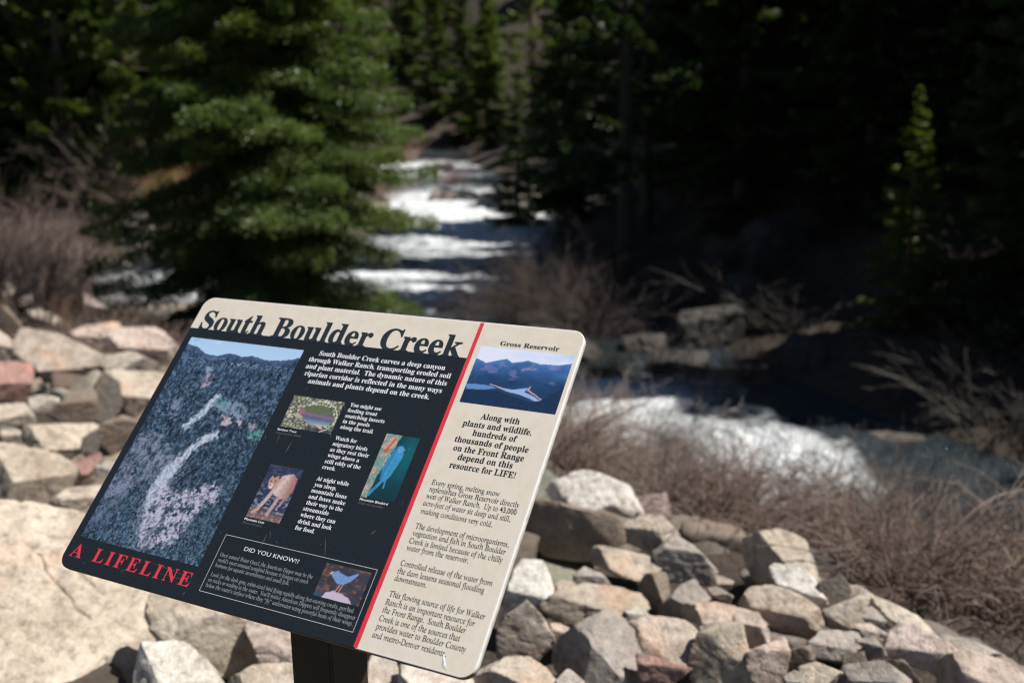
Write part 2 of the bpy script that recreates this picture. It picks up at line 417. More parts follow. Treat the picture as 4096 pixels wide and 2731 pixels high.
# each rock of the bank that can be told apart: outline seen from the path, colour, how its faces lie, what it is
ROCKS = [
 ('A', [(430,310),(680,205),(760,225),(950,305),(1050,490),(830,500),(530,440)], 'white', 'T', 'white boulder with a pink rim forming the peak of the pile right of the sign'),
 ('A', [(330,560),(400,400),(540,440),(830,490),(1040,560),(900,680),(690,770),(470,740),(310,660)], 'brown', 'S.09', 'large dark speckled boulder with shaded front directly under the white peak boulder'),
 ('A', [(960,560),(1080,500),(1190,510),(1290,620),(1220,760),(1120,760),(980,660)], 'sand', 'S.35', 'yellowish tan rock leaning on the right shoulder of the dark speckled boulder'),
 ('A', [(1150,740),(1290,640),(1420,720),(1530,850),(1480,930),(1340,900),(1230,910)], 'grey', 'S.32', 'grey block with pink sloping edge at the right end of the dark boulder'),
 ('A', [(690,740),(830,700),(960,790),(1140,790),(1230,790),(1080,905),(900,860),(760,800)], 'tan', 'T', 'flat tan slab bridging the dark hollow below the speckled boulder'),
 ('A', [(920,700),(980,680),(1090,740),(1060,780),(950,750)], 'brown', 'T', 'small brown stone wedged in the dark hollow above the tan bridging slab'),
 ('A', [(640,880),(700,830),(800,870),(860,930),(780,940),(640,930)], 'grey', 'S.5', 'small light stone lying in shade below the tan bridging slab'),
 ('A', [(250,860),(290,760),(430,810),(490,960),(470,1030),(330,1080),(160,1180),(200,1000)], 'white', 'T', 'chalky white rock touching the right edge of the sign'),
 ('A', [(430,1090),(560,980),(700,945),(870,950),(1050,980),(1090,1100),(900,1150),(660,1210)], 'tan', 'T', 'broad flat-topped tan slab right of the chalky white rock'),
 ('A', [(490,960),(560,910),(640,930),(620,990),(540,1010)], 'pink', 'T', 'small pinkish brown stone between the chalky white rock and the flat slab'),
 ('A', [(150,1250),(210,1150),(330,1070),(430,1170),(490,1290),(400,1400),(200,1430),(150,1380)], 'tan', 'D', 'rounded shaded brown rock below the chalky white rock'),
 ('A', [(450,1190),(540,1190),(650,1240),(600,1270),(480,1260)], 'rose', 'T', 'thin pink sliver of rock beside the rounded shaded rock'),
 ('A', [(500,1300),(700,1210),(860,1120),(1000,1200),(1050,1370),(1040,1568),(780,1620),(560,1600),(470,1400)], 'grey', 'S.38 L.5', 'large grey block with rough pale top and dark left face at the bottom edge'),
 ('A', [(1000,1190),(1150,1150),(1340,1180),(1450,1300),(1410,1460),(1250,1440),(1060,1380)], 'rose', 'T', 'smooth pale pink slab-sided rock right of the large grey block'),
 ('A', [(1050,1380),(1250,1440),(1370,1480),(1230,1580),(1060,1540)], 'red', 'S.4', 'reddish rock in shade beneath the smooth pale pink rock'),
 ('A', [(1130,1140),(1290,980),(1400,900),(1490,1030),(1440,1100),(1330,1150),(1200,1160)], 'grey', 'T', 'light grey pyramid-shaped rock pointing up in the middle of the pile'),
 ('A', [(1320,1140),(1360,1060),(1550,1060),(1740,1100),(1850,1190),(1700,1210),(1450,1190)], 'pink', 'T', 'long thin pink slab right of the grey pyramid rock'),
 ('A', [(1000,960),(1100,880),(1220,870),(1240,1030),(1150,1090),(1070,1040)], 'brown', 'L.7', 'dark rock with one pink right face left of the grey pyramid rock'),
 ('A', [(1460,1240),(1600,1200),(1710,1220),(1760,1568),(1600,1620),(1400,1590),(1380,1440)], 'tan', 'F S.14', 'upright tan column of rock under the long pink slab'),
 ('A', [(-20,1590),(40,1500),(200,1420),(330,1410),(440,1480),(520,1560),(500,1650),(0,1660)], 'sand', 'T', 'sandy rock at the bottom edge beside the lower right corner of the sign'),
 ('A', [(520,1560),(600,1480),(690,1560),(700,1640),(560,1660)], 'pale', 'T', 'small pale stone at the bottom edge left of the large grey block'),
 ('A', [(960,1110),(1060,1070),(1115,1140),(1000,1165)], 'pale', 'T', 'small pale chip of rock at the right tip of the flat tan slab'),
 ('A', [(1480,960),(1540,950),(1640,1010),(1620,1050),(1500,1010)], 'rose', 'T', 'small pink stone just above the long thin pink slab'),
 ('A', [(1540,870),(1650,920),(1620,970),(1550,930)], 'pink', 'T', 'small pink stone at the foot of the grey block with pink edge'),
 ('B', [(-10,650),(200,600),(375,605),(400,760),(430,900),(200,960),(40,900),(-10,800)], 'tan', 'S.09 L.36', 'square tan block standing tall like a cube in front of the brush'),
 ('B', [(130,860),(200,810),(340,840),(410,910),(480,1010),(480,1120),(300,1010),(200,940)], 'white', 'T', 'bright cream rock leaning against the square tan block'),
 ('B', [(-60,1060),(60,960),(170,950),(300,1000),(420,1090),(440,1170),(370,1250),(240,1210),(60,1180)], 'sand', 'T', 'rounded tan rock with a shaded underside below the bright cream rock'),
 ('B', [(480,1110),(650,1040),(770,1000),(700,1190),(600,1225),(500,1190)], 'sand', 'F', 'wedge-shaped tan rock right of the rounded tan rock'),
 ('B', [(640,940),(700,940),(780,1000),(700,1050),(640,1000)], 'rose', 'T', 'small rosy stone on top of the wedge-shaped tan rock'),
 ('B', [(460,930),(600,900),(640,980),(600,1060),(490,1090)], 'dark', 'F', 'dark grey stone in shade behind the wedge-shaped tan rock'),
 ('B', [(690,1160),(790,1080),(860,1150),(880,1210),(760,1220)], 'grey', 'T', 'grey stone tucked under the long slab on the right'),
 ('B', [(780,990),(880,1040),(1050,1130),(1150,1240),(1100,1330),(940,1200),(860,1110)], 'sand', 'T', 'long tan slab sloping down to the right along the crest'),
 ('B', [(880,1370),(940,1240),(1020,1180),(1160,1250),(1320,1370),(1200,1500),(1000,1430)], 'rose', 'T', 'large rosy rock below the long tan slab'),
 ('B', [(1250,1420),(1450,1380),(1650,1440),(1790,1560),(1790,1700),(1200,1700)], 'pink', 'T', 'large pinkish brown rock filling the bottom right corner'),
 ('B', [(1200,1250),(1430,1300),(1590,1380),(1450,1400),(1320,1360)], 'grey', 'T', 'flat grey slab under the arching dry stalks at far right'),
 ('B', [(390,1330),(480,1240),(690,1230),(710,1320),(600,1420),(430,1400)], 'grey', 'T', 'speckled grey rock under the wedge-shaped tan rock'),
 ('B', [(700,1290),(810,1280),(860,1380),(760,1410),(700,1350)], 'grey', 'S.3', 'small grey stone right of the speckled grey rock'),
 ('B', [(690,1200),(780,1190),(900,1270),(850,1300),(740,1270)], 'rose', 'T', 'small rosy flat stone above the small grey stone on the right'),
 ('B', [(0,1380),(240,1290),(250,1400),(190,1600),(-10,1620)], 'pink', 'S.25', 'upright reddish brown rock with a pale top at the bottom edge'),
 ('B', [(240,1370),(390,1330),(410,1420),(250,1490)], 'brown', 'D', 'shaded brown stone between the upright reddish rock and the speckled grey rock'),
 ('B', [(220,1540),(290,1490),(350,1520),(340,1620),(230,1620)], 'pale', 'T', 'small whitish stone at the bottom edge right of the upright reddish rock'),
 ('B', [(340,1470),(430,1440),(580,1500),(470,1600),(350,1560)], 'sand', 'T', 'small tan stone at the bottom edge under the speckled grey rock'),
 ('B', [(560,1570),(640,1460),(860,1440),(1000,1560),(960,1660),(600,1660)], 'grey', 'T', 'flat-topped grey slab at the bottom edge left of the corner rock'),
 ('B', [(880,1440),(1000,1430),(1080,1570),(990,1590)], 'brown', 'D', 'dark wedge of rock between the flat grey slab and the large rosy rock'),
 ('B', [(-80,1140),(60,1130),(120,1240),(110,1350),(0,1375),(-90,1290)], 'pink', 'S.3', 'ribbed pink and grey rock under the right end of the long thin pink slab'),
 ('B', [(600,1390),(730,1370),(740,1440),(610,1460)], 'brown', 'F', 'small brown stone below the speckled grey rock'),
 ('C', [(-80,60),(0,50),(110,110),(100,200),(60,290),(-60,300)], 'sand', 'T', 'tan rock highest at the left edge of the pile'),
 ('C', [(-60,300),(60,300),(140,400),(230,600),(130,650),(-60,520)], 'brown', 'D', 'dark shaded rock under the highest tan rock at the left edge'),
 ('C', [(300,180),(500,60),(600,170),(620,330),(560,490),(430,460),(310,280)], 'dark', 'D', 'dark pointed rock sticking up on the skyline of the left pile'),
 ('C', [(570,110),(640,230),(760,300),(870,350),(700,400),(620,330)], 'rose', 'T', 'rosy sunlit rock sloping right from the dark pointed rock'),
 ('C', [(100,200),(280,190),(310,260),(200,320),(110,280)], 'rose', 'T', 'light pinkish stone left of the dark pointed rock'),
 ('C', [(200,330),(320,290),(460,380),(440,440),(300,420)], 'pale', 'T', 'pale stone below the dark pointed rock'),
 ('C', [(520,500),(640,440),(880,380),(920,470),(860,560),(740,600),(600,560)], 'pink', 'T', 'flat salmon pink slab in the middle of the left pile'),
 ('C', [(680,400),(780,350),(890,390),(860,450),(740,450)], 'brown', 'T', 'brown stone lying on the salmon pink slab'),
 ('C', [(950,310),(1100,270),(1270,290),(1380,560),(1250,560),(1170,430),(1010,420)], 'grey', 'S.2', 'dark grey block near the upper left corner of the sign'),
 ('C', [(1270,230),(1420,220),(1540,330),(1500,420),(1400,560),(1290,380)], 'pale', 'T', 'cream rock touching the upper left corner of the sign'),
 ('C', [(830,560),(920,430),(1170,430),(1340,600),(1290,740),(1100,700),(900,640)], 'rose', 'T', 'broad pink and tan rock left of the sign below the dark grey block'),
 ('C', [(760,640),(1000,620),(1100,700),(1250,760),(1000,780),(820,750)], 'pale', 'T', 'pale grey ledge of rock under the broad pink and tan rock'),
 ('C', [(130,330),(330,430),(600,580),(750,670),(780,780),(700,900),(540,910),(340,830),(180,640)], 'tan', 'T', 'big greyish tan slab running diagonally across the left pile'),
 ('C', [(-60,450),(20,450),(110,600),(140,680),(-60,680)], 'rose', 'T', 'pinkish grey stone at the left edge above the red rock'),
 ('C', [(-80,690),(100,690),(240,700),(190,1010),(-60,980)], 'red', 'T', 'brick red streaked rock at the left edge'),
 ('C', [(-80,980),(170,1010),(240,1140),(230,1200),(-60,1160)], 'sand', 'S.65', 'tan rock at the left edge below the red streaked rock'),
 ('C', [(780,760),(1000,760),(1300,760),(1200,980),(1060,1150),(980,1090),(920,1000),(850,850)], 'sand', 'T', 'large smooth light tan rock against the left edge of the sign'),
 ('C', [(730,900),(790,800),(900,870),(920,1030),(860,1130),(760,1160),(720,1030)], 'dark', 'F', 'dark upright rock left of the large smooth light tan rock'),
 ('C', [(400,1100),(560,940),(700,880),(730,1040),(690,1180),(530,1180)], 'brown', 'S.45', 'brown rock with pink top beside the deep gap in the left pile'),
 ('C', [(200,960),(300,950),(430,980),(420,1090),(280,1090)], 'pale', 'T', 'whitish grey stone right of the red streaked rock'),
 ('C', [(10,1210),(200,1240),(250,1300),(40,1300)], 'pale', 'T', 'thin pale stone at the left edge just above the wide tan boulder'),
 ('C', [(200,1300),(230,1200),(660,1160),(720,1200),(580,1370),(360,1390)], 'sand', 'T', 'flat tan rock with a clean top above the wide tan boulder'),
 ('C', [(760,1300),(780,1180),(920,1120),(1060,1170),(980,1290),(880,1410)], 'brown', 'S.15', 'dark brown rock beside the canyon picture edge of the sign'),
 ('C', [(560,1470),(740,1400),(770,1450),(690,1570),(600,1610)], 'red', 'T', 'small dusty red stone beside the wide tan boulder'),
 ('C', [(740,1500),(830,1450),(890,1470),(810,1580),(740,1570)], 'grey', 'T', 'small grey stone right of the dusty red stone'),
 ('C', [(640,1290),(720,1230),(760,1300),(740,1400),(620,1400)], 'dark', 'F', 'small dark stone above the dusty red stone'),
 ('D', [(-160,-120),(100,-130),(350,-70),(540,80),(500,180),(300,310),(100,290),(-160,270)], 'tan', 'T', 'wide tan boulder at the left edge above the huge cracked boulder'),
 ('D', [(370,290),(480,190),(720,150),(680,270),(560,330)], 'sand', 'T', 'low tan rock tucked between the wide boulder and the sign'),
 ('D', [(1110,950),(1350,1000),(1600,1080),(1780,1180),(1850,1350),(1800,1430),(1620,1500),(1450,1480),(1150,1230),(1080,1100)], 'tan', 'S.3', 'rock with white top and deep brown shaded front below the sign'),
 ('D', [(980,1300),(1280,1290),(1420,1400),(1570,1568),(1600,1760),(980,1760)], 'white', 'T', 'smooth white rock at the bottom edge below the sign'),
 ('D', [(1700,1100),(2090,1230),(2110,1420),(1900,1480),(1840,1350)], 'rose', 'S.5', 'rosy rock just left of the sign post'),
 ('D', [(1560,1590),(1800,1460),(2110,1430),(2130,1740),(1560,1760)], 'sand', 'T', 'tan rock at the bottom edge touching the left side of the post'),
 ('F', [(850,1500),(905,1518),(918,1560),(910,1610),(845,1610)], 'pale', 'T', 'light rock tight against the right side of the sign post'),
 ('F', [(925,1530),(1000,1545),(1080,1560),(1090,1620),(930,1620)], 'pale', 'T', 'pale rock below the bottom right part of the sign'),
]
for r_ in ROCKS:
    rock(*r_)
rock('D', [(-500,260),(0,225),(180,280),(330,290),(560,320),(800,600),(1000,800),(1040,950),(1040,1200),(900,1350),(940,1900),(200,2000),(-500,1900)], 'sand', 'T',
     'huge smooth tan boulder with two dark cracks in the bottom left corner', thick=.36, n=7, rough=.022, p=30,
     cracks=[([(335,380),(370,500),(420,640),(500,790),(560,850),(680,940)], 11, .014), ([(245,670),(285,780),(380,880),(460,960),(520,1050),(610,1110)], 9, .012), ([(700,1330),(780,1450),(900,1480)], 6, .005)])

# loose rocks that fill the pile between and beneath them
def near_ref(px, py):
    b = min(HERO[:NH], key=lambda h: (h[0][0] - px) ** 2 + (h[0][1] - py) ** 2); dx, dy = px - b[0][0], py - b[0][1]
    w = ('right of' if dx > 0 else 'left of') if abs(dx) > abs(dy) else ('below' if dy > 0 else 'above'); return w, b[1]
NH = len(HERO)
rn = random.Random(11); protos = []
for i in range(12):
    pl = []; rr = random.Random(100 + i)
    for ax in ((1, 0, 0), (-1, 0, 0), (0, 1, 0), (0, -1, 0), (0, 0, 1), (0, 0, -1)):
        v = np.array(ax) + np.array([rr.uniform(-.3, .3) for _ in range(3)]); v /= np.linalg.norm(v); pl.append((v, rr.uniform(.55, .95) * (.7 if ax[2] else 1)))
    for _ in range(6):
        v = np.array([rr.gauss(0, 1) for _ in range(3)]); v /= np.linalg.norm(v); pl.append((v, rr.uniform(.75, .98)))
    Vv, Ff = rock_verts(pl, 4, 20, .05, i + 50, 1.3); me = mesh_np('loose_rock', Vv, Ff); me.materials.append(M_ROCK)
    me.polygons.foreach_set('use_smooth', [True] * len(me.polygons)); protos.append(me)
WC = {'tan': 'tan', 'pale': 'pale', 'rose': 'rosy', 'grey': 'grey', 'brown': 'brown', 'sand': 'sandy', 'dark': 'dark'}
cnt = {}; k = 0; tries = 0
while k < 160 and tries < 9000:
    tries += 1
    d = rn.uniform(2.0, 9.6); x = rn.uniform(-6.5, 3.0)
    sd, sg = seg_dist(np.array([[x, d]]), CREST, False)
    if sd[0] * sg[0] > (.75 if x > -1 else 0) or sd[0] * sg[0] < -5.5 or (abs(x) < 1.2 and d < 1.9): continue
    s = rn.choice((.09, .11, .13, .16, .2)) * (1 + d * .03); z = gz_fast(x, d) - .09 - s * .35
    pr = C2W.T @ (np.array([x, d, z]) - CAM); px = 2048 + FPX * pr[0] / -pr[2]; py = 1365.5 - FPX * pr[1] / -pr[2]
    if not (-150 < px < 4200 and 1100 < py < 2950): continue
    cn = rn.choice(['tan', 'tan', 'pale', 'rose', 'grey', 'brown', 'sand', 'dark'])
    o = link('loose_rock', rn.choice(protos)); o.location = (x, d, z); o.rotation_euler = (rn.uniform(-.4, .4), rn.uniform(-.4, .4), rn.uniform(0, 6.28)); o.scale = (s * rn.uniform(.9, 1.4), s * rn.uniform(.8, 1.1), s * rn.uniform(.6, 1))
    o.color = (*[c * .85 * rn.uniform(.9, 1.1) for c in COLR[cn]], 1)
    w, ref = near_ref(px, py); ref = ' '.join(ref.split()[:6]); 
    lb = f'small {WC[cn]} loose rock {w} the {ref}'; k += 1
    tag(o, lb, 'rock', 'loose rocks filling the gaps of the bank')

for i in range(46):                            # the part of the pile that the sign hides
    x, d = rn.uniform(-2.6, .5), rn.uniform(2.7, 7.2)
    sd, sg = seg_dist(np.array([[x, d]]), CREST, False)
    if sd[0] * sg[0] > .3: continue
    s = rn.uniform(.15, .3); pr = C2W.T @ (np.array([x, d, gz_fast(x, d)]) - CAM); px = 2048 + FPX * pr[0] / -pr[2]; py = 1365.5 - FPX * pr[1] / -pr[2]
    if not (800 < px < 2050 and 1350 < py < 2450): continue
    cn = rn.choice(['tan', 'pale', 'rose', 'grey', 'brown', 'sand']); o = link('loose_rock', rn.choice(protos)); o.location = (x, d, gz_fast(x, d) - .05)
    o.rotation_euler = (rn.uniform(-.4, .4), rn.uniform(-.4, .4), rn.uniform(0, 6.28)); o.scale = (s * 1.2, s, s * .8); o.color = (*COLR[cn], 1)
    tag(o, 'angular rock of the pile hidden behind the sign panel', 'rock', 'rocks behind the sign panel')
# ------------------------------------------------------------------ the information sign
PW, PH, PT = .914, .6357, .0125
Rp = np.array([[.89271405, .30995813, -.32708955], [-.08880109, .83263205, .54666098], [.44178726, -.45896603, .77082696]])
tp = np.array([-.36974115, -.20575917, -1.78979167])
Rw = C2W @ Rp; tw = C2W @ tp + CAM
PM = Matrix(Rw.tolist()).to_4x4(); PM.translation = Vector(tw)
sx, sy = float(tw[0]), float(tw[1])
post_dir = C2W @ np.array([Rp[0, 0], Rp[1, 0], Rp[2, 0]]); yaw = math.atan2(post_dir[1], post_dir[0])
base = Vector((0, 0, 0)); nrm = Rw[:, 2]; back = np.array([-nrm[0], -nrm[1], 0]); back /= np.linalg.norm(back)
pb = tw + back * .012; gzp = gz(pb[0], pb[1]) - .15
sign = empty('information_sign', (pb[0], pb[1], gzp), yaw)
tag(sign, 'slanted trail information sign titled South Boulder Creek on a dark post', 'sign')
bpy.context.view_layer.update(); SI = sign.matrix_world.inverted()
def sub(name, me, mat, mw=PM, smooth=False, parent=None, label=None):
    o = link(name, me, mat, smooth=smooth); p = parent or sign; o.parent = p
    o.matrix_parent_inverse = Matrix(); bpy.context.view_layer.update(); o.matrix_basis = p.matrix_world.inverted() @ mw
    if label: o['label'] = label
    return o

def m_face():
    k = N('sign_face_print'); tc = k.n('TexCoord'); sp = k.n('SeparateXYZ'); k.l(tc.outputs['Object'], sp.inputs[0]); x, y = sp.outputs[0], sp.outputs[1]
    tan = k.mix(k.rampv(k.noise(tc.outputs['Object'], 42, 5, .65), .40, .75), (.655, .60, .52), (.615, .54, .42))
    dk = k.mix(k.rampv(k.noise(tc.outputs['Object'], 300, 3, .6), .4, .7), (.0085, .0115, .0155), (.016, .021, .027))
    isd = k.math('MULTIPLY', k.math('LESS_THAN', x, PW * 0 + .699 - PW / 2), k.math('LESS_THAN', y, PH / 2 - .0825))
    c = k.mix(isd, tan, dk)
    ex = k.math('SUBTRACT', PW / 2, k.math('ABSOLUTE', x)); ey = k.math('SUBTRACT', PH / 2, k.math('ABSOLUTE', y))
    e = k.math('MINIMUM', ex, ey); wear = k.math('MULTIPLY', k.rampv(e, .006, .001), k.math('SUBTRACT', 1.0, isd))
    c = k.mix(k.math('MULTIPLY', wear, .5), c, (.72, .69, .74))
    k.l(c, k.b.inputs['Base Color']); k.b.inputs['Specular IOR Level'].default_value = .5
    k.l(k.math('ADD', .36, k.math('MULTIPLY', k.noise(tc.outputs['Object'], 9, 4), .14)), k.b.inputs['Roughness'])
    return k.m
M_FACE = m_face()
M_EDGE = mat_plain('laminate_edge', (.70, .69, .64), .35, .5, (60, .55, (.40, .37, .32)))
M_EDGEB = mat_plain('shaded_stained_bottom_edge', (.30, .215, .14), .6, .3, (38, .8, (.11, .08, .055)))  # brown stained laminate, with the underside's shade painted into the colour
M_INK = mat_plain('dark_ink', (.019, .026, .034), .42)
M_WHITE = mat_plain('white_ink', (.70, .71, .75), .45)
M_GREYI = mat_plain('grey_ink', (.30, .31, .34), .45)
M_DIM = mat_plain('faint_grey_ink', (.12, .125, .135), .45)
M_RED = mat_plain('red_ink', (.62, .035, .055), .38, .5, (30, .3, (.66, .08, .10)))
M_POST = mat_plain('painted_post', (.030, .025, .018), .45, .5, (25, .6, (.055, .042, .028)))

def panel_mesh():                              # rounded board with a softened front rim
    rad, seg = .026, 12; ring = []
    for cx, cy, a0 in ((PW / 2 - rad, PH / 2 - rad, 0), (-PW / 2 + rad, PH / 2 - rad, 90), (-PW / 2 + rad, -PH / 2 + rad, 180), (PW / 2 - rad, -PH / 2 + rad, 270)):
        for i in range(seg + 1): a = R(a0 + 90 * i / seg); ring.append((cx, cy, math.cos(a), math.sin(a)))
    prof = [(-.0016, 0.0), (-.0005, -.0005), (0, -.0016), (0, -PT + .001), (-.001, -PT)]
    bm = bmesh.new(); rows = [[bm.verts.new((cx + (rad + o) * c, cy + (rad + o) * s, z)) for cx, cy, c, s in ring] for o, z in prof]
    n = len(ring); bm.faces.new(rows[0]).material_index = 0; bm.faces.new(rows[-1][::-1]).material_index = 1
    for a, b in zip(rows[:-1], rows[1:]):
        for i in range(n):
            j = (i + 1) % n; f = bm.faces.new((a[i], b[i], b[j], a[j])); f.material_index = 0 if a is rows[0] else 1; f.smooth = True
            if a is not rows[0] and ring[i][3] < -.5 and ring[j][3] < -.5: f.material_index = 2
    bmesh.ops.recalc_face_normals(bm, faces=bm.faces); me = bm_mesh('panel', bm)
    for m in (M_FACE, M_EDGE, M_EDGEB): me.materials.append(m)
    return me
panel = sub('panel', panel_mesh(), None)

def U(x, v): return x / 1000 - PW / 2, PH / 2 - v / 1000      # millimetres from the top left corner -> panel
def quad_mesh(x0, v0, x1, v1, z=.0002):
    a, b = U(x0, v1), U(x1, v0); return mesh_np('q', np.array([(a[0], a[1], z), (b[0], a[1], z), (b[0], b[1], z), (a[0], b[1], z)]), np.array([[0, 1, 2, 3]]))
sub('red_stripe', quad_mesh(695, 2.6, 703.3, 633.4, .00025), M_RED)

# post, bracket
bm = bmesh.new(); ph = tw[2] - gzp - .035
boxm(bm, (0, 0, ph / 2 - .01), (.100, .118, ph))
for v in bm.verts:
    if v.co.z > 0: v.co.z += v.co.y * .98
bmesh.ops.bevel(bm, geom=[e for e in bm.edges], offset=.006, segments=3, affect='EDGES')
me = bm_mesh('post', bm); me.materials.append(M_POST); po = link('post', me); po.parent = sign; po.location = (0, 0.0, -.0)
for f in me.polygons: f.use_smooth = False
bm = bmesh.new(); boxm(bm, (0, 0, -PT - .004), (.36, .24, .006)); bmesh.ops.bevel(bm, geom=list(bm.edges), offset=.0015, segments=2, affect='EDGES')
sub('mounting_bracket', bm_mesh('mounting_bracket', bm), M_POST)

# ---- lettering
def mb(s, base=0x1D400):
    r = ''
    for c in s:
        if 'A' <= c <= 'Z': r += chr(base + ord(c) - 65)
        elif 'a' <= c <= 'z': r += (chr(base + 26 + ord(c) - 97) if not (base == 0x1D434 and c == 'h') else '\u210e')
        elif '0' <= c <= '9' and base == 0x1D400: r += chr(0x1D7CE + ord(c) - 48)
        else: r += c
    return r
def glyphs(s, style, off=0.0, space=1.0):
    cu = bpy.data.curves.new('t', 'FONT'); sh = 0
    if style == 'bold': cu.body = mb(s)
    elif style == 'roman': cu.body = mb(s, 0x1D434); sh = -.27
    else: cu.body = s
    cu.size = 1; cu.resolution_u = 3; cu.offset = off; cu.space_character = space; cu.shear = 0
    o = bpy.data.objects.new('t', cu); COL.objects.link(o); dg = bpy.context.evaluated_depsgraph_get(); dg.update()
    me = bpy.data.meshes.new_from_object(o.evaluated_get(dg)); bpy.data.objects.remove(o); bpy.data.curves.remove(cu)
    v = np.empty(len(me.vertices) * 3, np.float32); me.vertices.foreach_get('co', v); v = v.reshape(-1, 3)
    me.calc_loop_triangles(); f = np.empty(len(me.loop_triangles) * 3, np.int32); me.loop_triangles.foreach_get('vertices', f); bpy.data.meshes.remove(me)
    v[:, 0] += v[:, 1] * sh; return v, f.reshape(-1, 3)
def block(name, lines, em, style, mat, off=0.0, space=1.0, z=.00035, label=None, ysc=1.0):
    VV, FF = [], []; n = 0
    for s, x0, x1, v0 in lines:
        v, f = glyphs(s, style, off, space); w = v[:, 0].max() - v[:, 0].min(); x = (v[:, 0] - v[:, 0].min()) / w * (x1 - x0) + x0; y = v0 - v[:, 1] * em * ysc
        px, py = x / 1000 - PW / 2, PH / 2 - y / 1000; VV.append(np.stack([px, py, np.full(len(x), z)], 1)); FF.append(f + n); n += len(v)
    return sub(name, mesh_np(name, np.concatenate(VV), np.concatenate(FF)), mat, label=label)
block('title_lettering', [('South Boulder Creek', 23.5, 678, 83.2)], 70, 'bold', M_INK, .012, label='large dark serif title South Boulder Creek')
block('paragraph_text', [('South Boulder Creek carves a deep canyon', 366, 659, 113.6), ('through Walker Ranch, transporting eroded soil', 348, 677, 129.6), ('and plant material.  The dynamic nature of this', 349, 675, 145.6),
    ('riparian corridor is reflected in the many ways', 354, 671, 162), ('animals and plants depend on the creek.', 371, 651, 178)], 15.2, 'bold', M_WHITE, .006)
block('paragraph_text', [('You might see', 490, 561, 215), ('feeding trout', 490, 557, 227), ('snatching insects', 490, 579, 239), ('in the pools', 490, 551, 251), ('along the trail.', 490, 565, 263)], 11.6, 'bold', M_WHITE, .004)
block('paragraph_text', [('Watch for', 490, 539, 287), ('migratory birds', 490, 568, 299), ('as they rest their', 490, 577, 311), ('wings above a', 490, 561, 323), ('still eddy of the', 490, 570, 335.5), ('creek.', 490, 520, 347)], 11.6, 'bold', M_WHITE, .004)
block('paragraph_text', [('At night while', 489, 561, 371), ('you sleep,', 490, 539, 383), ('mountain lions', 489, 567, 395), ('and foxes make', 489, 570, 407), ('their way to the', 490, 570, 419), ('streamside', 489, 546, 431),
    ('where they can', 489, 566, 443), ('drink and look', 490, 564, 455.5), ('for food.', 490, 533, 468)], 11.6, 'bold', M_WHITE, .004)
block('caption_text', [('Rainbow Trout', 353, 399, 286.5)], 6.4, 'sans', M_WHITE, .012); block('caption_text', [('(Oncorhynchus mykiss)', 353, 413, 293.5)], 6, 'sans', M_DIM)
block('caption_text', [('Mountain Lion', 375, 421, 470.5)], 6.4, 'sans', M_WHITE, .012); block('caption_text', [('(Puma concolor)', 375, 419, 477.5)], 6, 'sans', M_DIM)
block('caption_text', [('Mountain Bluebird', 595, 654, 392)], 6.4, 'sans', M_WHITE, .012); block('caption_text', [('(Sialia currucoides)', 595, 647, 399)], 6, 'sans', M_DIM)
block('box_heading', [('DID YOU KNOW!?', 405, 528, 525.5)], 10.8, 'sans', M_WHITE)
block('box_text', [('Once named Water Ouzel, the American Dipper may be the', 360, 568, 545), ('world\u2019s most unusual songbird because it forages on creek', 360, 564, 555), ('bottoms for aquatic invertebrates and small fish.', 360, 528, 565),
    ('Look for the dark gray, robin-sized bird flying rapidly along fast-moving creeks, perched', 360, 671, 582.5), ('on rocks or wading in the water.  You\u2019ll notice American Dippers will frequently disappear', 360, 679, 592.5),
    ('below the water\u2019s surface where they \u201cfly\u201d underwater using powerful beats of their wings.', 360, 679, 602.5)], 10.4, 'roman', M_GREYI, 0)
block('tagline_lettering', [('A', 16, 48, 612.5)], 38, 'bold', M_RED, 0, 1.25)
block('tagline_lettering', [('LIFELINE', 77, 324, 611.5)], 38, 'bold', M_RED, 0, 1.28, label='red capital lettering reading LIFELINE')
block('picture_heading', [('Gross Reservoir', 752, 872, 47.6)], 13.6, 'bold', M_INK, .006)
block('paragraph_text', [('Along with', 768, 845, 202.5), ('plants and wildlife,', 738, 874, 220), ('hundreds of', 764, 851, 236.5), ('thousands of people', 734, 879, 253), ('on the Front Range', 738, 876, 270), ('depend on this', 753, 860, 286), ('resource for LIFE!', 743, 871, 303)], 16.6, 'bold', M_INK, .007)
block('paragraph_text', [('Every spring, melting snow', 722, 854, 339.5), ('replenishes Gross Reservoir directly', 722, 895, 352.5), ('west of Walker Ranch.  Up to 43,000', 721, 895, 365.5), ('acre-feet of water sit deep and still,', 721, 889, 379), ('making conditions very cold.', 722, 861, 394)], 13.6, 'roman', M_INK, .004)
block('paragraph_text', [('The development of microorganisms,', 723, 901, 421.5), ('vegetation and fish in South Boulder', 723, 899, 434.5), ('Creek is limited because of the chilly', 722, 898, 448.5), ('water from the reservoir.', 722, 841, 461)], 13.6, 'roman', M_INK, .004)
block('paragraph_text', [('Controlled release of the water from', 722, 895, 488.5), ('the dam lessens seasonal flooding', 722, 885, 502.5), ('downstream.', 722, 784, 515)], 13.6, 'roman', M_INK, .004)
block('paragraph_text', [('This flowing source of life for Walker', 723, 901, 542), ('Ranch is an important resource for', 722, 888, 556), ('the Front Range.  South Boulder', 722, 877, 569.5), ('Creek is one of the sources that', 722, 872, 583.5), ('provides water to Boulder County', 722, 887, 597), ('and metro-Denver residents.', 721, 859, 611)], 13.6, 'roman', M_INK, .004)
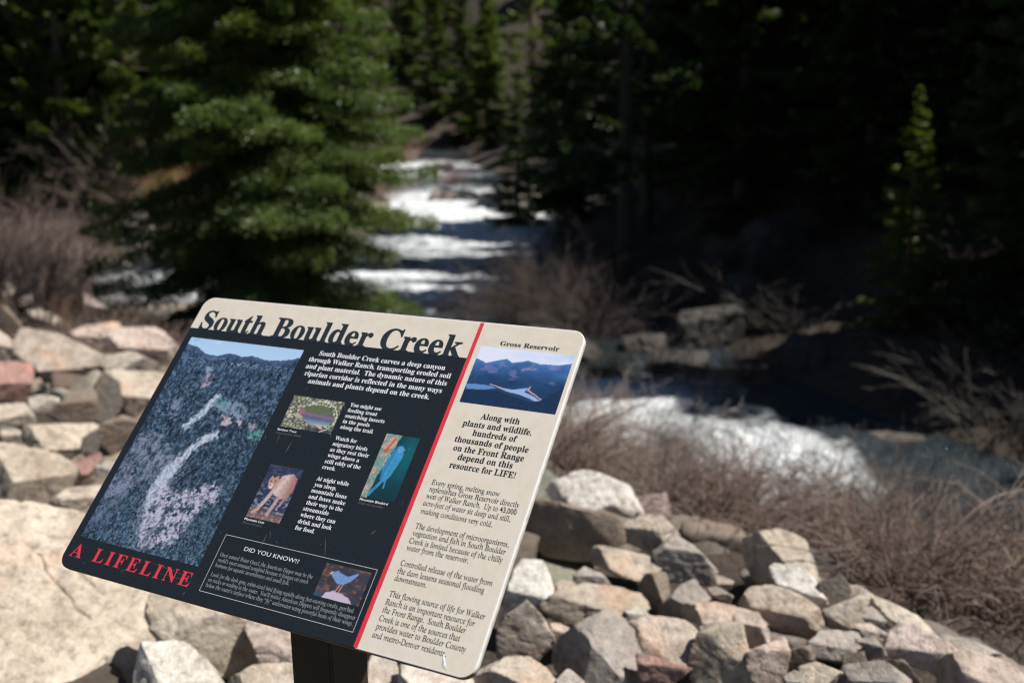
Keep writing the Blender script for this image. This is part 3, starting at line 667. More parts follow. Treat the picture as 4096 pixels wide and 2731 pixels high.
# thin frame round the box
a = [U(351.5, 504.3), U(684.5, 504.3), U(684.5, 612.2), U(351.5, 612.2)]; b = [U(352.3, 505.1), U(683.7, 505.1), U(683.7, 611.4), U(352.3, 611.4)]
sub('box_outline', mesh_np('box_outline', np.array([(*p, .0003) for p in a + b]), np.array([[3, 2, 6, 7], [2, 1, 5, 6], [1, 0, 4, 5], [0, 3, 7, 4]])[:, ::-1]), mat_plain('outline_ink', (.55, .55, .58), .45))

# ---- printed pictures: flat sheets whose vertices hold the ink colours
def canvas(x0, v0, x1, v1, res):
    nx, ny = int((x1 - x0) * res) + 1, int((v1 - v0) * res) + 1
    X, Y = np.meshgrid(np.linspace(x0, x1, nx), np.linspace(v0, v1, ny)); return X, Y
def srgb(h): return np.array(lin(h))
def over(img, m, col):
    m = np.clip(m, 0, 1)[..., None]; return img * (1 - m) + np.asarray(col) * m
def pol(X, Y, pts, soft=1.0, wob=0.0, seed=0):
    P = np.stack([X.ravel(), Y.ravel()], 1); 
    if wob: P = P + np.stack([fbm(P * .16 + 9, seed, 3) - .5, fbm(P * .16 + 40, seed + 3, 3) - .5], 1) * wob * 2
    pp = np.array(pts, float); d, _ = seg_dist(P, pp); i = inside(P, pp); return np.clip(.5 + np.where(i, d, -d) / soft, 0, 1).reshape(X.shape)
def stroke(X, Y, pts, w, soft=.8, wob=0.0, seed=0):
    P = np.stack([X.ravel(), Y.ravel()], 1)
    if wob: P = P + np.stack([fbm(P * .12 + 9, seed, 3) - .5, fbm(P * .12 + 40, seed + 3, 3) - .5], 1) * wob * 2
    d, _ = seg_dist(P, np.array(pts, float), False); return np.clip(.5 + (w / 2 - d) / soft, 0, 1).reshape(X.shape)
def nz(X, Y, s, seed=0, o=4, sx=1.0, g=.6): return fbm(np.stack([X * s * sx, Y * s], -1), seed, o, g)
def picture(name, X, Y, img, label):
    ny, nx = X.shape; i = np.arange(nx * ny).reshape(ny, nx)
    F = np.stack([i[1:, :-1].ravel(), i[1:, 1:].ravel(), i[:-1, 1:].ravel(), i[:-1, :-1].ravel()], 1)
    V = np.stack([X.ravel() / 1000 - PW / 2, PH / 2 - Y.ravel() / 1000, np.full(X.size, .0003)], 1); me = mesh_np(name, V, F)
    at = me.attributes.new('ink', 'FLOAT_COLOR', 'POINT'); c = np.ones((X.size, 4), np.float32); c[:, :3] = np.clip(img.reshape(-1, 3), 0, 1); at.data.foreach_set('color', c.ravel())
    return sub(name, me, M_PRINT, label=label)
M_PRINT = mat_print('photo_print')

# canyon
X, Y = canvas(19.5, 106.3, 325, 572.5, .95)
ridge = np.interp(X, [20, 48, 79, 115, 143, 184, 207, 242, 272, 301, 325], [123, 127, 140, 144, 134, 138, 133, 139, 137, 132, 124]) + (nz(X, Y * 0, .15, 5) - .5) * 5
img = np.zeros(X.shape + (3,)) + srgb('#9cc2e6'); img = over(img, np.clip((130 - Y) / 30, 0, 1) * .4, srgb('#8db6e0')); img = over(img, np.clip(1 - abs(Y - 112) / 6, 0, 1) * np.clip(1 - abs(X - 100) / 15, 0, 1) * .5, srgb('#c6d6ea'))
n1, n2, n3 = nz(X, Y, .10, 1, 5, 1.7, .75), nz(X, Y, .035, 2, 4), nz(X, Y, .17, 4, 4, 1.5, .75)
st_ = nz(X + Y * .25, Y * .35, .28, 71, 4, 2.2, .75); far = np.clip((250 - Y) / 130, 0, 1)[..., None]
forest = srgb('#25486c') * far + srgb('#1b3a50') * (1 - far)
forest = forest * (.12 + 3.0 * np.clip(n1 - .28, 0, 1)[..., None] ** 1.1); forest = forest + (np.clip(n3 - .52, 0, 1) * 4)[..., None] * srgb('#6f88b0') * .55
forest = forest * (.45 + 1.2 * n2[..., None]) * (.35 + 1.3 * st_[..., None])
land = np.clip((Y - ridge) / 1.5, 0, 1); img = img * (1 - land[..., None]) + forest * land[..., None]
img = over(img, land * np.clip(1 - (Y - ridge) / 16, 0, 1) * .65, srgb('#3a5c94'))
img = over(img, np.clip(nz(X, Y, .3, 8) - .57, 0, 1) * 6 * np.clip(1 - abs(Y - 158) / 12, 0, 1), srgb('#7f9cc0'))
tex = lambda s, t=.5, k=5: np.clip((nz(X, Y, .11, s, 4, 1, .65) - t + .04) * k * 1.3, 0, 1)
img = over(img, pol(X, Y, [(22, 346), (50, 330), (86, 338), (116, 357), (148, 387), (143, 410), (100, 436), (60, 470), (22, 500)], 6, 8, 2) * tex(31, .42, 3) * .7, srgb('#8a8fae'))
img = over(img, pol(X, Y, [(22, 400), (70, 440), (80, 520), (22, 560)], 12, 12, 7) * tex(37, .52, 6) * .35, srgb('#7e86a8'))
for pts, c, a, s_ in (([(112, 182), (138, 190), (136, 217), (118, 219)], '#b59bb0', .75, 3), ([(104, 172), (118, 168), (126, 176), (112, 186)], '#8fa8c8', .7, 4), ([(190, 236), (260, 250), (262, 276), (215, 270), (178, 262)], '#8ba3bd', .65, 5), ([(205, 276), (236, 274), (236, 292), (212, 296)], '#c2a6b4', .9, 6),
      ([(250, 280), (262, 280), (262, 294), (250, 292)], '#c2a6b4', .9, 7), ([(278, 282), (304, 286), (300, 296), (282, 292)], '#b49cb0', .75, 8), ([(168, 234), (210, 244), (206, 262), (172, 256)], '#4f97a2', .7, 9), ([(284, 296), (325, 294), (325, 322), (300, 318)], '#53a99c', .8, 10),
      ([(60, 262), (80, 250), (96, 290), (84, 300)], '#8391b4', .6, 11)):
    img = over(img, pol(X, Y, pts, 5, 7, s_) * tex(s_ + 60, .38, 5) * a, srgb(c))
cr = np.maximum.reduce([stroke(X, Y, [(169, 236), (160, 262), (150, 288), (136, 304), (126, 308)], 13, 6, 9, 3), stroke(X, Y, [(214, 318), (190, 334), (180, 352), (160, 380), (140, 410), (140, 440)], 15, 8, 10, 4),
     stroke(X, Y, [(158, 398), (142, 440), (140, 480)], 27, 9, 12, 5)])
hf = np.clip((nz(X, Y, .3, 78, 4, 1, .75) - .36) * 5, 0, 1); img = over(img, cr * (.45 + .5 * hf), srgb('#bfcade'))
img = over(img, stroke(X, Y, [(156, 396), (140, 440), (146, 500), (170, 560)], 46, 26, 12, 6) * np.clip((nz(X, Y, .26, 79, 4, 1, .75) - .5) * 9, 0, 1) * .6, srgb('#a9a6c6'))
img = over(img, np.clip((nz(X, Y, .2, 88, 4, 1, .75) - .58) * 9, 0, 1) * np.clip((Y - 150) / 60, 0, 1) * .45, srgb('#6f8fae'))
img = over(img, np.clip((nz(X, Y, .16, 89, 4, 1.3, .7) - .56) * 8, 0, 1) * np.clip((Y - 170) / 60, 0, 1) * .55, srgb('#0f1f2e'))
rb = pol(X, Y, [(140, 430), (190, 452), (222, 440), (250, 424), (290, 418), (296, 440), (262, 470), (252, 505), (244, 540), (210, 556), (160, 560), (146, 500)], 10, 14, 12)
img = over(img, rb * tex(90, .43, 7) * .92, srgb('#b9b2cd')); img = over(img, rb * np.clip((nz(X, Y, .2, 95, 4, 1, .75) - .5) * 7, 0, 1) * .75, srgb('#1a2f46'))
img = over(img, stroke(X, Y, [(200, 470), (190, 510), (172, 560)], 9, 6, 9, 20) * .7, srgb('#1b3350'))
for pts in ([(27, 213), (70, 212), (104, 226), (110, 250)], [(60, 213), (80, 236), (78, 262)], [(40, 120), (30, 150), (60, 170)], [(56, 205), (90, 205), (110, 215)], [(34, 116), (44, 108)]):
    img = over(img, stroke(X, Y, pts, 1.1, 1.2, 5, 30) * .75, srgb('#16223c'))
img = over(img, np.clip((nz(X, Y, .4, 99, 3, 1, .8) - .6) * 9, 0, 1) * np.clip((Y - 440) / 80, 0, 1) * .5, srgb('#5f93ab'))
lum = img.mean(-1, keepdims=True); img = img * .72 + lum * .28 * np.array([.9, 1.0, 1.15])
picture('picture', X, Y, img, 'printed photo of a white creek in a blue forested canyon')

# reservoir
X, Y = canvas(714.6, 53.6, 905.2, 174.4, 1.1)
img = np.zeros(X.shape + (3,)) + srgb('#d3d9ea'); img = over(img, np.clip((X - 760) / 140, 0, 1) * np.clip(nz(X, Y, .05, 3, 4, .4) - .35, 0, 1) * 2.2, srgb('#a6c4ea'))
rg = np.interp(X, [714, 725, 738, 748, 758, 768, 777, 790, 805, 818, 832, 845, 860, 880, 905], [80, 83, 88, 84, 81, 77, 74.5, 82, 78, 74, 76, 78.5, 77, 77, 70]) + (nz(X, 0 * Y, .2, 8) - .5) * 2
l = np.clip((Y - rg) / .9, 0, 1); n = nz(X, Y, .06, 12, 5, .6)
hill = srgb('#3b64a0') * (np.clip((120 - Y) / 40, 0, 1))[..., None] + srgb('#1d3c62') * np.clip((Y - 80) / 40, 0, 1)[..., None]
img = img * (1 - l[..., None]) + hill * (.6 + .9 * n[..., None]) * l[..., None]
img = over(img, l * np.clip((nz(X, Y, .08, 22, 4, .5) - .56) * 6, 0, 1) * np.clip((128 - Y) / 20, 0, 1) * .5, srgb('#7a7fae'))
img = over(img, np.clip(1 - (Y - rg) / 7, 0, 1) * l * .5, srgb('#5d8ac2'))
fgy = np.interp(X, [714, 720, 750, 780, 820, 850, 870, 905], [150, 147, 144, 142, 150, 156, 150, 118]); fg = np.clip((Y - fgy) / 2, 0, 1)
img = img * (1 - fg[..., None]) + (srgb('#142c48') * (.5 + 1.2 * nz(X, Y, .45, 9, 4, 1, .8))[..., None]) * fg[..., None]
img = over(img, pol(X, Y, [(714, 136), (735, 134), (764, 134), (777, 138), (752, 144), (718, 146)], 1.5, 1), srgb('#5a82bc'))
img = over(img, pol(X, Y, [(775, 135), (809, 137), (839, 129), (834, 138), (856, 146), (869, 152), (859, 154), (831, 146), (806, 143)], 1.5, 1), srgb('#8fa9d4'))
img = over(img, stroke(X, Y, [(762, 131), (790, 138), (800, 141)], 1.8, 1.2, 2) + stroke(X, Y, [(841, 128), (838, 135), (858, 143), (870, 150)], 2.4, 1.2, 2), srgb('#b89ba4'))
img = over(img, stroke(X, Y, [(816, 96), (828, 91), (840, 90)], 3, 3, 3) * .5, srgb('#a08fae'))
picture('picture', X, Y, img, 'printed photo of a blue mountain reservoir')

# trout on stones
X, Y = canvas(355, 208.3, 476, 277.6, 1.2)
def cells(X, Y, s, seed):
    gx, gy = X * s, Y * s; best = np.full(X.shape, 9.); b2 = best.copy(); idv = np.zeros(X.shape)
    for dx in (-1, 0, 1):
        for dy in (-1, 0, 1):
            cx, cy = np.floor(gx) + dx, np.floor(gy) + dy; rx = vnoise(np.stack([cx + .01, cy + .01], -1), seed); ry = vnoise(np.stack([cx + .01, cy + .01], -1), seed + 9)
            d = np.hypot(cx + rx - gx, cy + ry - gy); b2 = np.where(d < best, best, np.minimum(b2, d)); idv = np.where(d < best, rx, idv); best = np.minimum(best, d)
    return best, b2 - best, idv
d, e, idv = cells(X, Y, .12, 4)
img = (srgb('#a9ab98') * (.5 + .8 * idv[..., None])) * np.clip(e * 3.2, .12, 1)[..., None] * (.7 + .5 * nz(X, Y, .4, 5)[..., None])
img = over(img, np.clip((Y - 262) / 10, 0, 1) * np.clip((X - 400) / 20, 0, 1) * .8, srgb('#1f3138'))
fish = pol(X, Y, [(378, 246), (384, 236), (398, 227), (420, 222), (440, 223), (458, 232), (470, 246), (464, 260), (446, 265), (425, 266), (404, 259), (390, 253)], 2)
yy = (Y - 222) / 44; body = over(over(np.zeros(img.shape) + srgb('#5a6648'), np.clip((yy - .3) * 3.5, 0, 1), srgb('#5a5c78')), np.clip((yy - .68) * 4, 0, 1), srgb('#7f9ea8')); body *= (.75 + .5 * nz(X, Y, .5, 11)[..., None])
img = img * (1 - fish[..., None]) + body * fish[..., None]
img = over(img, np.clip(1.4 - np.hypot((X - 389) / 6, (Y - 240) / 6.5), 0, 1), srgb('#a8566a')); img = over(img, fish * np.clip(1 - abs(Y - 243 + (X - 400) * -.05) / 4, 0, 1) * .5, srgb('#a3608e'))
img = over(img, pol(X, Y, [(372, 250), (380, 243), (398, 252), (388, 256)], 2), srgb('#a8a27c')); img = over(img, pol(X, Y, [(432, 263), (448, 263), (452, 272), (444, 270)], 1.5), srgb('#c99a96'))
img = over(img, stroke(X, Y, [(405, 224), (418, 214), (440, 214), (460, 222), (472, 238), (473, 256), (462, 270), (448, 277)], 1.8, 1), srgb('#c2c9b4')); img = over(img, stroke(X, Y, [(368, 236), (372, 240), (378, 244)], 2, 1), srgb('#3e4a52'))
picture('picture', X, Y, img, 'printed photo of a trout on pebbles')

# mountain lion
X, Y = canvas(375.5, 356.4, 453.5, 464, 1.2)
img = srgb('#2a3550') * (.35 + 1.1 * nz(X, Y, .18, 41, 5, .7)[..., None]); img = over(img, np.clip((nz(X, Y, .3, 44, 4, .5) - .52) * 7, 0, 1) * np.clip((Y - 380) / 60, .15, 1) * .8, srgb('#8f93ac'))
img = over(img, np.clip((Y - 440) / 20, 0, 1) * .5, srgb('#a0765e'))
ln = np.maximum.reduce([pol(X, Y, [(402, 385), (416, 374), (436, 368), (449, 376), (451, 398), (446, 416), (430, 420), (414, 414), (404, 404)], 2.5), stroke(X, Y, [(410, 400), (402, 424), (392, 446), (385, 453)], 8, 2.5), stroke(X, Y, [(428, 410), (424, 430), (418, 452)], 7.5, 2.5), stroke(X, Y, [(446, 404), (440, 420), (436, 432)], 5, 2)])
lc = over(np.zeros(img.shape) + srgb('#b09692'), np.clip(1 - abs((X - 418) + (Y - 400) * .3) / 12, 0, 1) * .7, srgb('#d9c3c0')); lc *= (.6 + .7 * nz(X, Y, .35, 47)[..., None]); lc = over(lc, np.clip((X - 432) / 12, 0, 1) * .6, srgb('#8e4a3e'))
img = img * (1 - ln[..., None]) + lc * ln[..., None]
img = over(img, pol(X, Y, [(388, 388), (392, 378), (398, 382), (406, 376), (412, 384), (408, 398), (400, 405), (392, 400)], 2), srgb('#a98478')); img = over(img, pol(X, Y, [(394, 394), (402, 394), (402, 403), (395, 403)], 2.5), srgb('#cfc6c8'))
for cx, cy, r in ((394, 389, 1.4), (404, 388, 1.6), (397, 397, 1.6), (410, 380, 2)): img = over(img, np.clip(1.5 - np.hypot(X - cx, Y - cy) / r, 0, 1), srgb('#231d22'))
picture('picture', X, Y, img, 'printed photo of a walking mountain lion')

# bluebird
X, Y = canvas(594, 258, 665.5, 385.6, 1.2)
img = over(np.zeros(X.shape + (3,)) + srgb('#0d3f4a'), np.clip(1.3 - np.hypot((X - 655) / 22, (Y - 295) / 45), 0, 1) * .6, srgb('#16636c')); img = over(img, np.clip((Y - 340) / 40, 0, 1) * .6, srgb('#10262f'))
tr_ = np.clip((np.interp(Y, [258, 300, 340, 386], [629, 620, 612, 607]) - X + (nz(X, Y, .2, 51) - .5) * 6) / 2, 0, 1)
bc = srgb('#6e8f86') * (.5 + nz(X, Y, .25, 52, 5)[..., None]); bc = over(bc, np.clip((nz(X, Y, .12, 54) - .5) * 8, 0, 1) * .8, srgb('#c99a92')); img = img * (1 - tr_[..., None]) + bc * tr_[..., None]
img = over(img, stroke(X, Y, [(617, 268), (612, 282), (606, 292)], 5, 2, 3), srgb('#b4583f'))
bd = np.maximum.reduce([pol(X, Y, [(624, 286), (629, 279), (638, 278), (645, 285), (646, 300), (642, 318), (636, 340), (628, 352), (618, 348), (615, 325), (619, 303)], 2), stroke(X, Y, [(626, 345), (617, 362), (608, 378)], 6, 1.5), stroke(X, Y, [(630, 345), (632, 362)], 3, 1.5)])
bb = srgb('#3b8ab8') * (.65 + .6 * nz(X, Y, .3, 58)[..., None]); bb = over(bb, np.clip(1 - abs(X - 622 - (Y - 320) * -.15) / 3.5, 0, 1) * .55, srgb('#135a96')); bb = over(bb, np.clip(1 - np.hypot(X - 636, Y - 286) / 8, 0, 1) * .5, srgb('#7cc6ea'))
img = img * (1 - bd[..., None]) + bb * bd[..., None]; img = over(img, np.clip(1.5 - np.hypot(X - 636, Y - 285) / 1.2, 0, 1), srgb('#0a1420')); img = over(img, stroke(X, Y, [(643, 288), (648, 291)], 1.6), srgb('#14202a'))
picture('picture', X, Y, img, 'printed photo of a bright blue bird on bark')

# dipper on a white rock
X, Y = canvas(583, 512, 676, 570.5, 1.3)
img = srgb('#3a3a44') * (.5 + .9 * nz(X, Y, .12, 61, 5, .5)[..., None]); img = over(img, np.clip((nz(X, Y, .16, 64, 4, .6) - .52) * 6, 0, 1) * .55, srgb('#8a5a44')); img = over(img, np.clip(1.4 - np.hypot((X - 590) / 9, (Y - 566) / 7), 0, 1) * .8, srgb('#2d4a66'))
img = over(img, pol(X, Y, [(598, 571), (604, 562), (616, 556), (636, 557), (652, 562), (662, 571)], 2, 2), srgb('#b9abc0'))
img = over(img, stroke(X, Y, [(627, 540), (621, 557)], 1.3) + stroke(X, Y, [(632, 541), (628, 558)], 1.3), srgb('#c59a92'))
db = np.maximum(pol(X, Y, [(601, 530), (606, 524), (612, 521), (618, 524), (632, 527), (640, 528), (641, 536), (632, 542), (620, 543), (611, 537)], 2), pol(X, Y, [(634, 528), (652, 518), (654, 520), (642, 536)], 1.5))
img = img * (1 - db[..., None]) + (srgb('#6f8fbe') * (.7 + .5 * nz(X, Y, .3, 66)[..., None])) * db[..., None]; img = over(img, stroke(X, Y, [(603, 525), (599, 529)], 1.4), srgb('#e8e8ea'))
picture('picture', X, Y, img, 'printed photo of a grey blue bird on a white rock')

# scratches, chips and the torn white flap at the lower right corner
M_SCR = mat_plain('pale_scratch', (.30, .31, .32), .5); rs = random.Random(5); VV, FF = [], []
def scr(x0, v0, x1, v1, w=.35):
    a, b = np.array(U(x0, v0)), np.array(U(x1, v1)); d = b - a; n_ = np.array([-d[1], d[0]]) / (np.hypot(*d) + 1e-9) * w / 1000; k_ = len(VV)
    for q in (a - n_ * .2, (a + b) / 2 - n_, b, (a + b) / 2 + n_): VV.append((*q, .00045))
    FF.append((k_, k_ + 1, k_ + 2, k_ + 3))
for _ in range(46):
    x, v = rs.uniform(20, 690), rs.uniform(100, 620); a = rs.gauss(1.3, .35); L = rs.choice((2, 3, 5, 9, 16, 26)); scr(x, v, x + math.cos(a) * L, v + math.sin(a) * L, rs.uniform(.12, .3))
for _ in range(60):
    x, v = rs.uniform(10, 900), rs.uniform(90, 628); scr(x, v, x + rs.uniform(-1, 1), v + rs.uniform(.4, 1), .5)
for q in ((200, 585, 345, 596), (230, 600, 350, 602)): scr(*q, .1)
for q in ((560, 470, 575, 505), (150, 428, 172, 426), (395, 335, 400, 300), (60, 622, 66, 616)): scr(*q, .25)
sc = sub('scratches', mesh_np('scratches', np.array(VV), np.array(FF)), M_SCR); sc['kind'] = 'stuff'
bm = bmesh.new(); pts = [U(853, 606), U(856, 611), U(863, 624), U(868, 630), U(858, 626), U(855, 617)]
bt = [bm.verts.new((*p, .0003)) for p in pts]; cx = np.mean(pts, 0); tpv = bm.verts.new((cx[0] + .0005, cx[1], .0016))
for i in range(6): bm.faces.new((bt[i], bt[(i + 1) % 6], tpv))
bmesh.ops.recalc_face_normals(bm, faces=bm.faces); sub('torn_corner_flap', bm_mesh('torn_corner_flap', bm), mat_plain('torn_laminate', (.78, .77, .80), .3))
# ------------------------------------------------------------------ conifers
def tube(V, F, pts, rad, n=5):
    pts = np.asarray(pts, float); k0 = len(V); prev = None
    for i, p in enumerate(pts):
        d = pts[min(i + 1, len(pts) - 1)] - pts[max(i - 1, 0)]; d /= (np.linalg.norm(d) + 1e-9)
        a = np.cross(d, (0, 0, 1)) if abs(d[2]) < .9 else np.cross(d, (1, 0, 0)); a /= np.linalg.norm(a); b = np.cross(d, a)
        for j in range(n): t = 2 * math.pi * j / n; V.append(p + (a * math.cos(t) + b * math.sin(t)) * rad[i])
    for i in range(len(pts) - 1):
        for j in range(n): F.append((k0 + i * n + j, k0 + i * n + (j + 1) % n, k0 + (i + 1) * n + (j + 1) % n, k0 + (i + 1) * n + j))

def conifer(seed, h, rb, step, per, dens, leaf, z0=.4, shape=.85, droop=.25, gap=.12, side=None, ragged=.25, kind='fir'):
    rr = random.Random(seed); rng = np.random.default_rng(seed); TV, TF, BV, BF = [], [], [], []
    lean = np.array([rr.uniform(-.02, .02), rr.uniform(-.02, .02)]); tz = np.linspace(-.6, h, 14)
    tube(TV, TF, [(lean[0] * z, lean[1] * z, z) for z in tz], [max(.012, .017 * h * (1 - max(z, 0) / h) ** .8 + .01) for z in tz], 9)
    LP, LD, LU = [], [], []; z = z0
    while z < h - .2:
        f = (z - z0) / (h - z0); base_r = rb * (1 - f) ** shape * (min(1, .55 + f * 5) if kind == 'fir' else 1)
        for b in range(per):
            if rr.random() < gap: continue
            az = rr.uniform(0, 6.283); L = base_r * rr.uniform(1 - ragged * 1.6, 1 + ragged * .5)
            if side: L *= side(az, z)
            if L < .12: L = .12
            zz = z + rr.uniform(-.5, .5) * step; rise = (.55 * f - .12 + rr.uniform(-.15, .15)); n = 6; pts = []
            for i in range(n + 1):
                t = i / n; r_ = L * t; hgt = zz + L * (rise * t - droop * t * t + .18 * t ** 4); pts.append((lean[0] * zz + math.cos(az) * r_, lean[1] * zz + math.sin(az) * r_, hgt))
            tube(BV, BF, pts, [max(.004, .011 * L * (1 - i / n) + .004) for i in range(n + 1)], 3)
            pts = np.array(pts); m = int(dens * L * (1.2 if kind == 'fir' else .9)) + 6
            t = rng.uniform(.12 if kind == 'fir' else .45, 1.02, m); ii = np.clip((t * n).astype(int), 0, n - 1); ft = (t * n - ii)[:, None]
            q = pts[ii] * (1 - ft) + pts[ii + 1] * ft; d = pts[ii + 1] - pts[ii]; d /= np.linalg.norm(d, axis=1)[:, None]
            lat = np.cross(d, (0, 0, 1)); lat /= np.linalg.norm(lat, axis=1)[:, None] + 1e-9
            wdt = (.34 * L * (1 - t) ** .7 + .10 * L ** .5 * .6)[:, None]; u = rng.uniform(-1, 1, (m, 1)); q = q + lat * u * wdt + d * np.abs(u) * wdt * .5
            q[:, 2] += rng.normal(0, .03 + .014 * L, m) - np.abs(u[:, 0]) * wdt[:, 0] * .25
            dd = d * .8 + lat * np.sign(u) * .7 + rng.normal(0, .3, (m, 3)); LP.append(q); LD.append(dd)
        z += step * rr.uniform(.75, 1.25)
    q = np.concatenate(LP); d = np.concatenate(LD); d /= np.linalg.norm(d, axis=1)[:, None]; m = len(q)
    up = rng.normal(0, .55, (m, 3)) + np.array([0, 0, 1]); w = np.cross(d, up); w /= np.linalg.norm(w, axis=1)[:, None]
    s = (leaf * rng.uniform(.6, 1.4, m))[:, None]; a = q - d * s * .5; b_ = q + w * s * .2; c = q + d * s * .6; e = q - w * s * .2
    V = np.stack([a, b_, c, e], 1).reshape(-1, 3); F = np.arange(m * 4).reshape(-1, 4)
    return mesh_np('trunk', np.array(TV), np.array(TF)), mesh_np('branches', np.array(BV), np.array(BF)), mesh_np('crown', V, F)

def plant_tree(kit, name, x, y, label, group, rz=0, sc=1.0, tint=(1, 1, 1), leafmat=None, zoff=-.1):
    t = empty(name, (x, y, gz(x, y) + zoff), rz); t.scale = (sc, sc, sc); tag(t, label, 'tree', group)
    for nm, me in zip(('trunk', 'branches', 'crown'), kit):
        if len(me.materials) == 0: me.materials.append(M_BARK if nm != 'crown' else (leafmat or M_FIR))
        o = link(nm, me); o.parent = t; o.color = (*[min(c, 1.2) for c in tint], 1) if nm == 'trunk' else (*tint, 1)
        if nm != 'trunk': o['kind'] = 'stuff'
    return t
FD = 2203.0
def px2x(px, y): return (px - 1176) / FD * (y * .975 + .8)

# the tall fir standing alone between the rocks and the creek
hero = conifer(5, 19, 3.15, .17, 8, 780, .072, z0=.3, shape=.8, droop=.36, gap=.08, ragged=.36)
hx = px2x(628, 17.2)
plant_tree(hero, 'fir_tree', hx, 17.2, 'tall green fir standing alone between the rocks and the creek behind the sign', None, .6, tint=(1.2, 1.2, 1.05))
K = [conifer(11, 17, 3.2, .38, 7, 150, .2, z0=.4), conifer(12, 14, 2.8, .36, 7, 150, .19, z0=.3, shape=.9), conifer(13, 20, 3.3, .42, 7, 140, .22, z0=.9, shape=.7, ragged=.4), conifer(14, 10, 2.3, .34, 6, 150, .16, z0=.3)]
KP = [conifer(21, 18, 3.1, .6, 5, 130, .2, z0=5, shape=.5, droop=.05, ragged=.4, kind='pine'), conifer(22, 15, 2.8, .42, 6, 170, .2, z0=.5, shape=.6, droop=.05, ragged=.4, kind='pine')]
def put(px, y, kit, sc, tint, label, group='', pine=False, name=None, rz=None):
    x = px2x(px, y); return plant_tree(kit, name or ('pine_tree' if pine else 'fir_tree'), x, y, label, group or None, rz if rz is not None else (px * .37 + y) % 6.28, sc, tint, M_PINE if pine else None)
LB, RB, CB = 'conifers on the far left bank', 'conifers on the shaded right bank', 'conifers up the valley'
T = [ # px, distance, kit, scale, tint, label, group, pine
 (-40, 47, K[0], 1.0, (1, 1, .9), 'dark fir cut by the left edge of the photo behind the bare willow', LB, 0),
 (75, 50, K[1], 1.25, (.95, 1, .8), 'bushy fir second from the left edge above the bare willow', LB, 0),
 (170, 46, KP[1], 1.05, (1.0, 1.05, .8), 'olive green pine above the right end of the bare willow', LB, 1),
 (255, 49, K[2], .95, (.9, .95, .8), 'dark fir whose black trunk shows left of the pale spire boulder', LB, 0),
 (330, 45, KP[1], 1.1, (1.25, 1.25, .8), 'sunlit yellow green pine just left of the tall lone fir', LB, 1),
 (410, 52, K[0], 1.1, (1.0, 1.05, .9), 'green fir half hidden by the left branches of the tall lone fir', LB, 0),
 (520, 56, K[2], .95, (1, 1, .9), 'dark fir directly behind the left half of the tall lone fir', LB, 0),
 (690, 62, K[0], 1.0, (1, 1, .9), 'dark fir directly behind the trunk of the tall lone fir', LB, 0),
 (790, 66, K[1], 1.2, (1.0, 1.05, .9), 'fir behind the right half of the tall lone fir', LB, 0),
 (868, 95, KP[1], 1.1, (1.5, 1.5, 1.1), 'pale green young pine rising right of the tall lone fir', CB, 1),
 (1010, 132, K[0], 1.15, (1.2, 1.25, 1), 'middle fir on the slope where the creek comes into view', CB, 0),
 (955, 140, K[2], 1.1, (1.1, 1.15, 1), 'fir left of the middle fir at the head of the creek', CB, 0),
 (1075, 124, K[2], 1.1, (1.1, 1.15, 1), 'tall fir right of the middle fir at the head of the creek', CB, 0),
 (1125, 104, K[1], 1.25, (1.3, 1.3, .9), 'dense mid green fir above the right side of the rapids', CB, 0),
 (1190, 47, K[3], .80, (.8, .85, .8), 'small dark fir with a thin trunk in front of the upper rapids', RB, 0),
 (1232, 84, KP[0], 1.15, (1.7, 1.6, 1.0), 'sunlit pale green pine crown top centre right of the creek', CB, 1),
 (1330, 44, K[0], 1.05, (.8, .85, .8), 'dark fir at the edge of the shade right of the upper rapids', RB, 0),
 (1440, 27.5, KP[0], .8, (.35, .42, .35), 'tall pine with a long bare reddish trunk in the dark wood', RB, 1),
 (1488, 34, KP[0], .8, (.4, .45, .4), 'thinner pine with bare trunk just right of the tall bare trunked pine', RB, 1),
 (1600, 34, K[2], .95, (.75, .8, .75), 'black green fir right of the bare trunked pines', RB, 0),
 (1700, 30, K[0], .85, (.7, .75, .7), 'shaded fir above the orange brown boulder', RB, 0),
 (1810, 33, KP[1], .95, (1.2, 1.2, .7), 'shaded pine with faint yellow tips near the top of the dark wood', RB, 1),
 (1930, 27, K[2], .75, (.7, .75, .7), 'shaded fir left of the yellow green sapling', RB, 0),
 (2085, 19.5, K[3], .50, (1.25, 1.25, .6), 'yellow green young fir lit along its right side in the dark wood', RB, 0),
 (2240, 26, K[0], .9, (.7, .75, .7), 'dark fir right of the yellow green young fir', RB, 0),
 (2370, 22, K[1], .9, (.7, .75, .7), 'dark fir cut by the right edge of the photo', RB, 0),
]
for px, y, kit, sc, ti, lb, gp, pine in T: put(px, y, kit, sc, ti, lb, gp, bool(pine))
rr = random.Random(77); nb = 0
DK = {0: 'left', 1: 'right', 2: 'centre'}
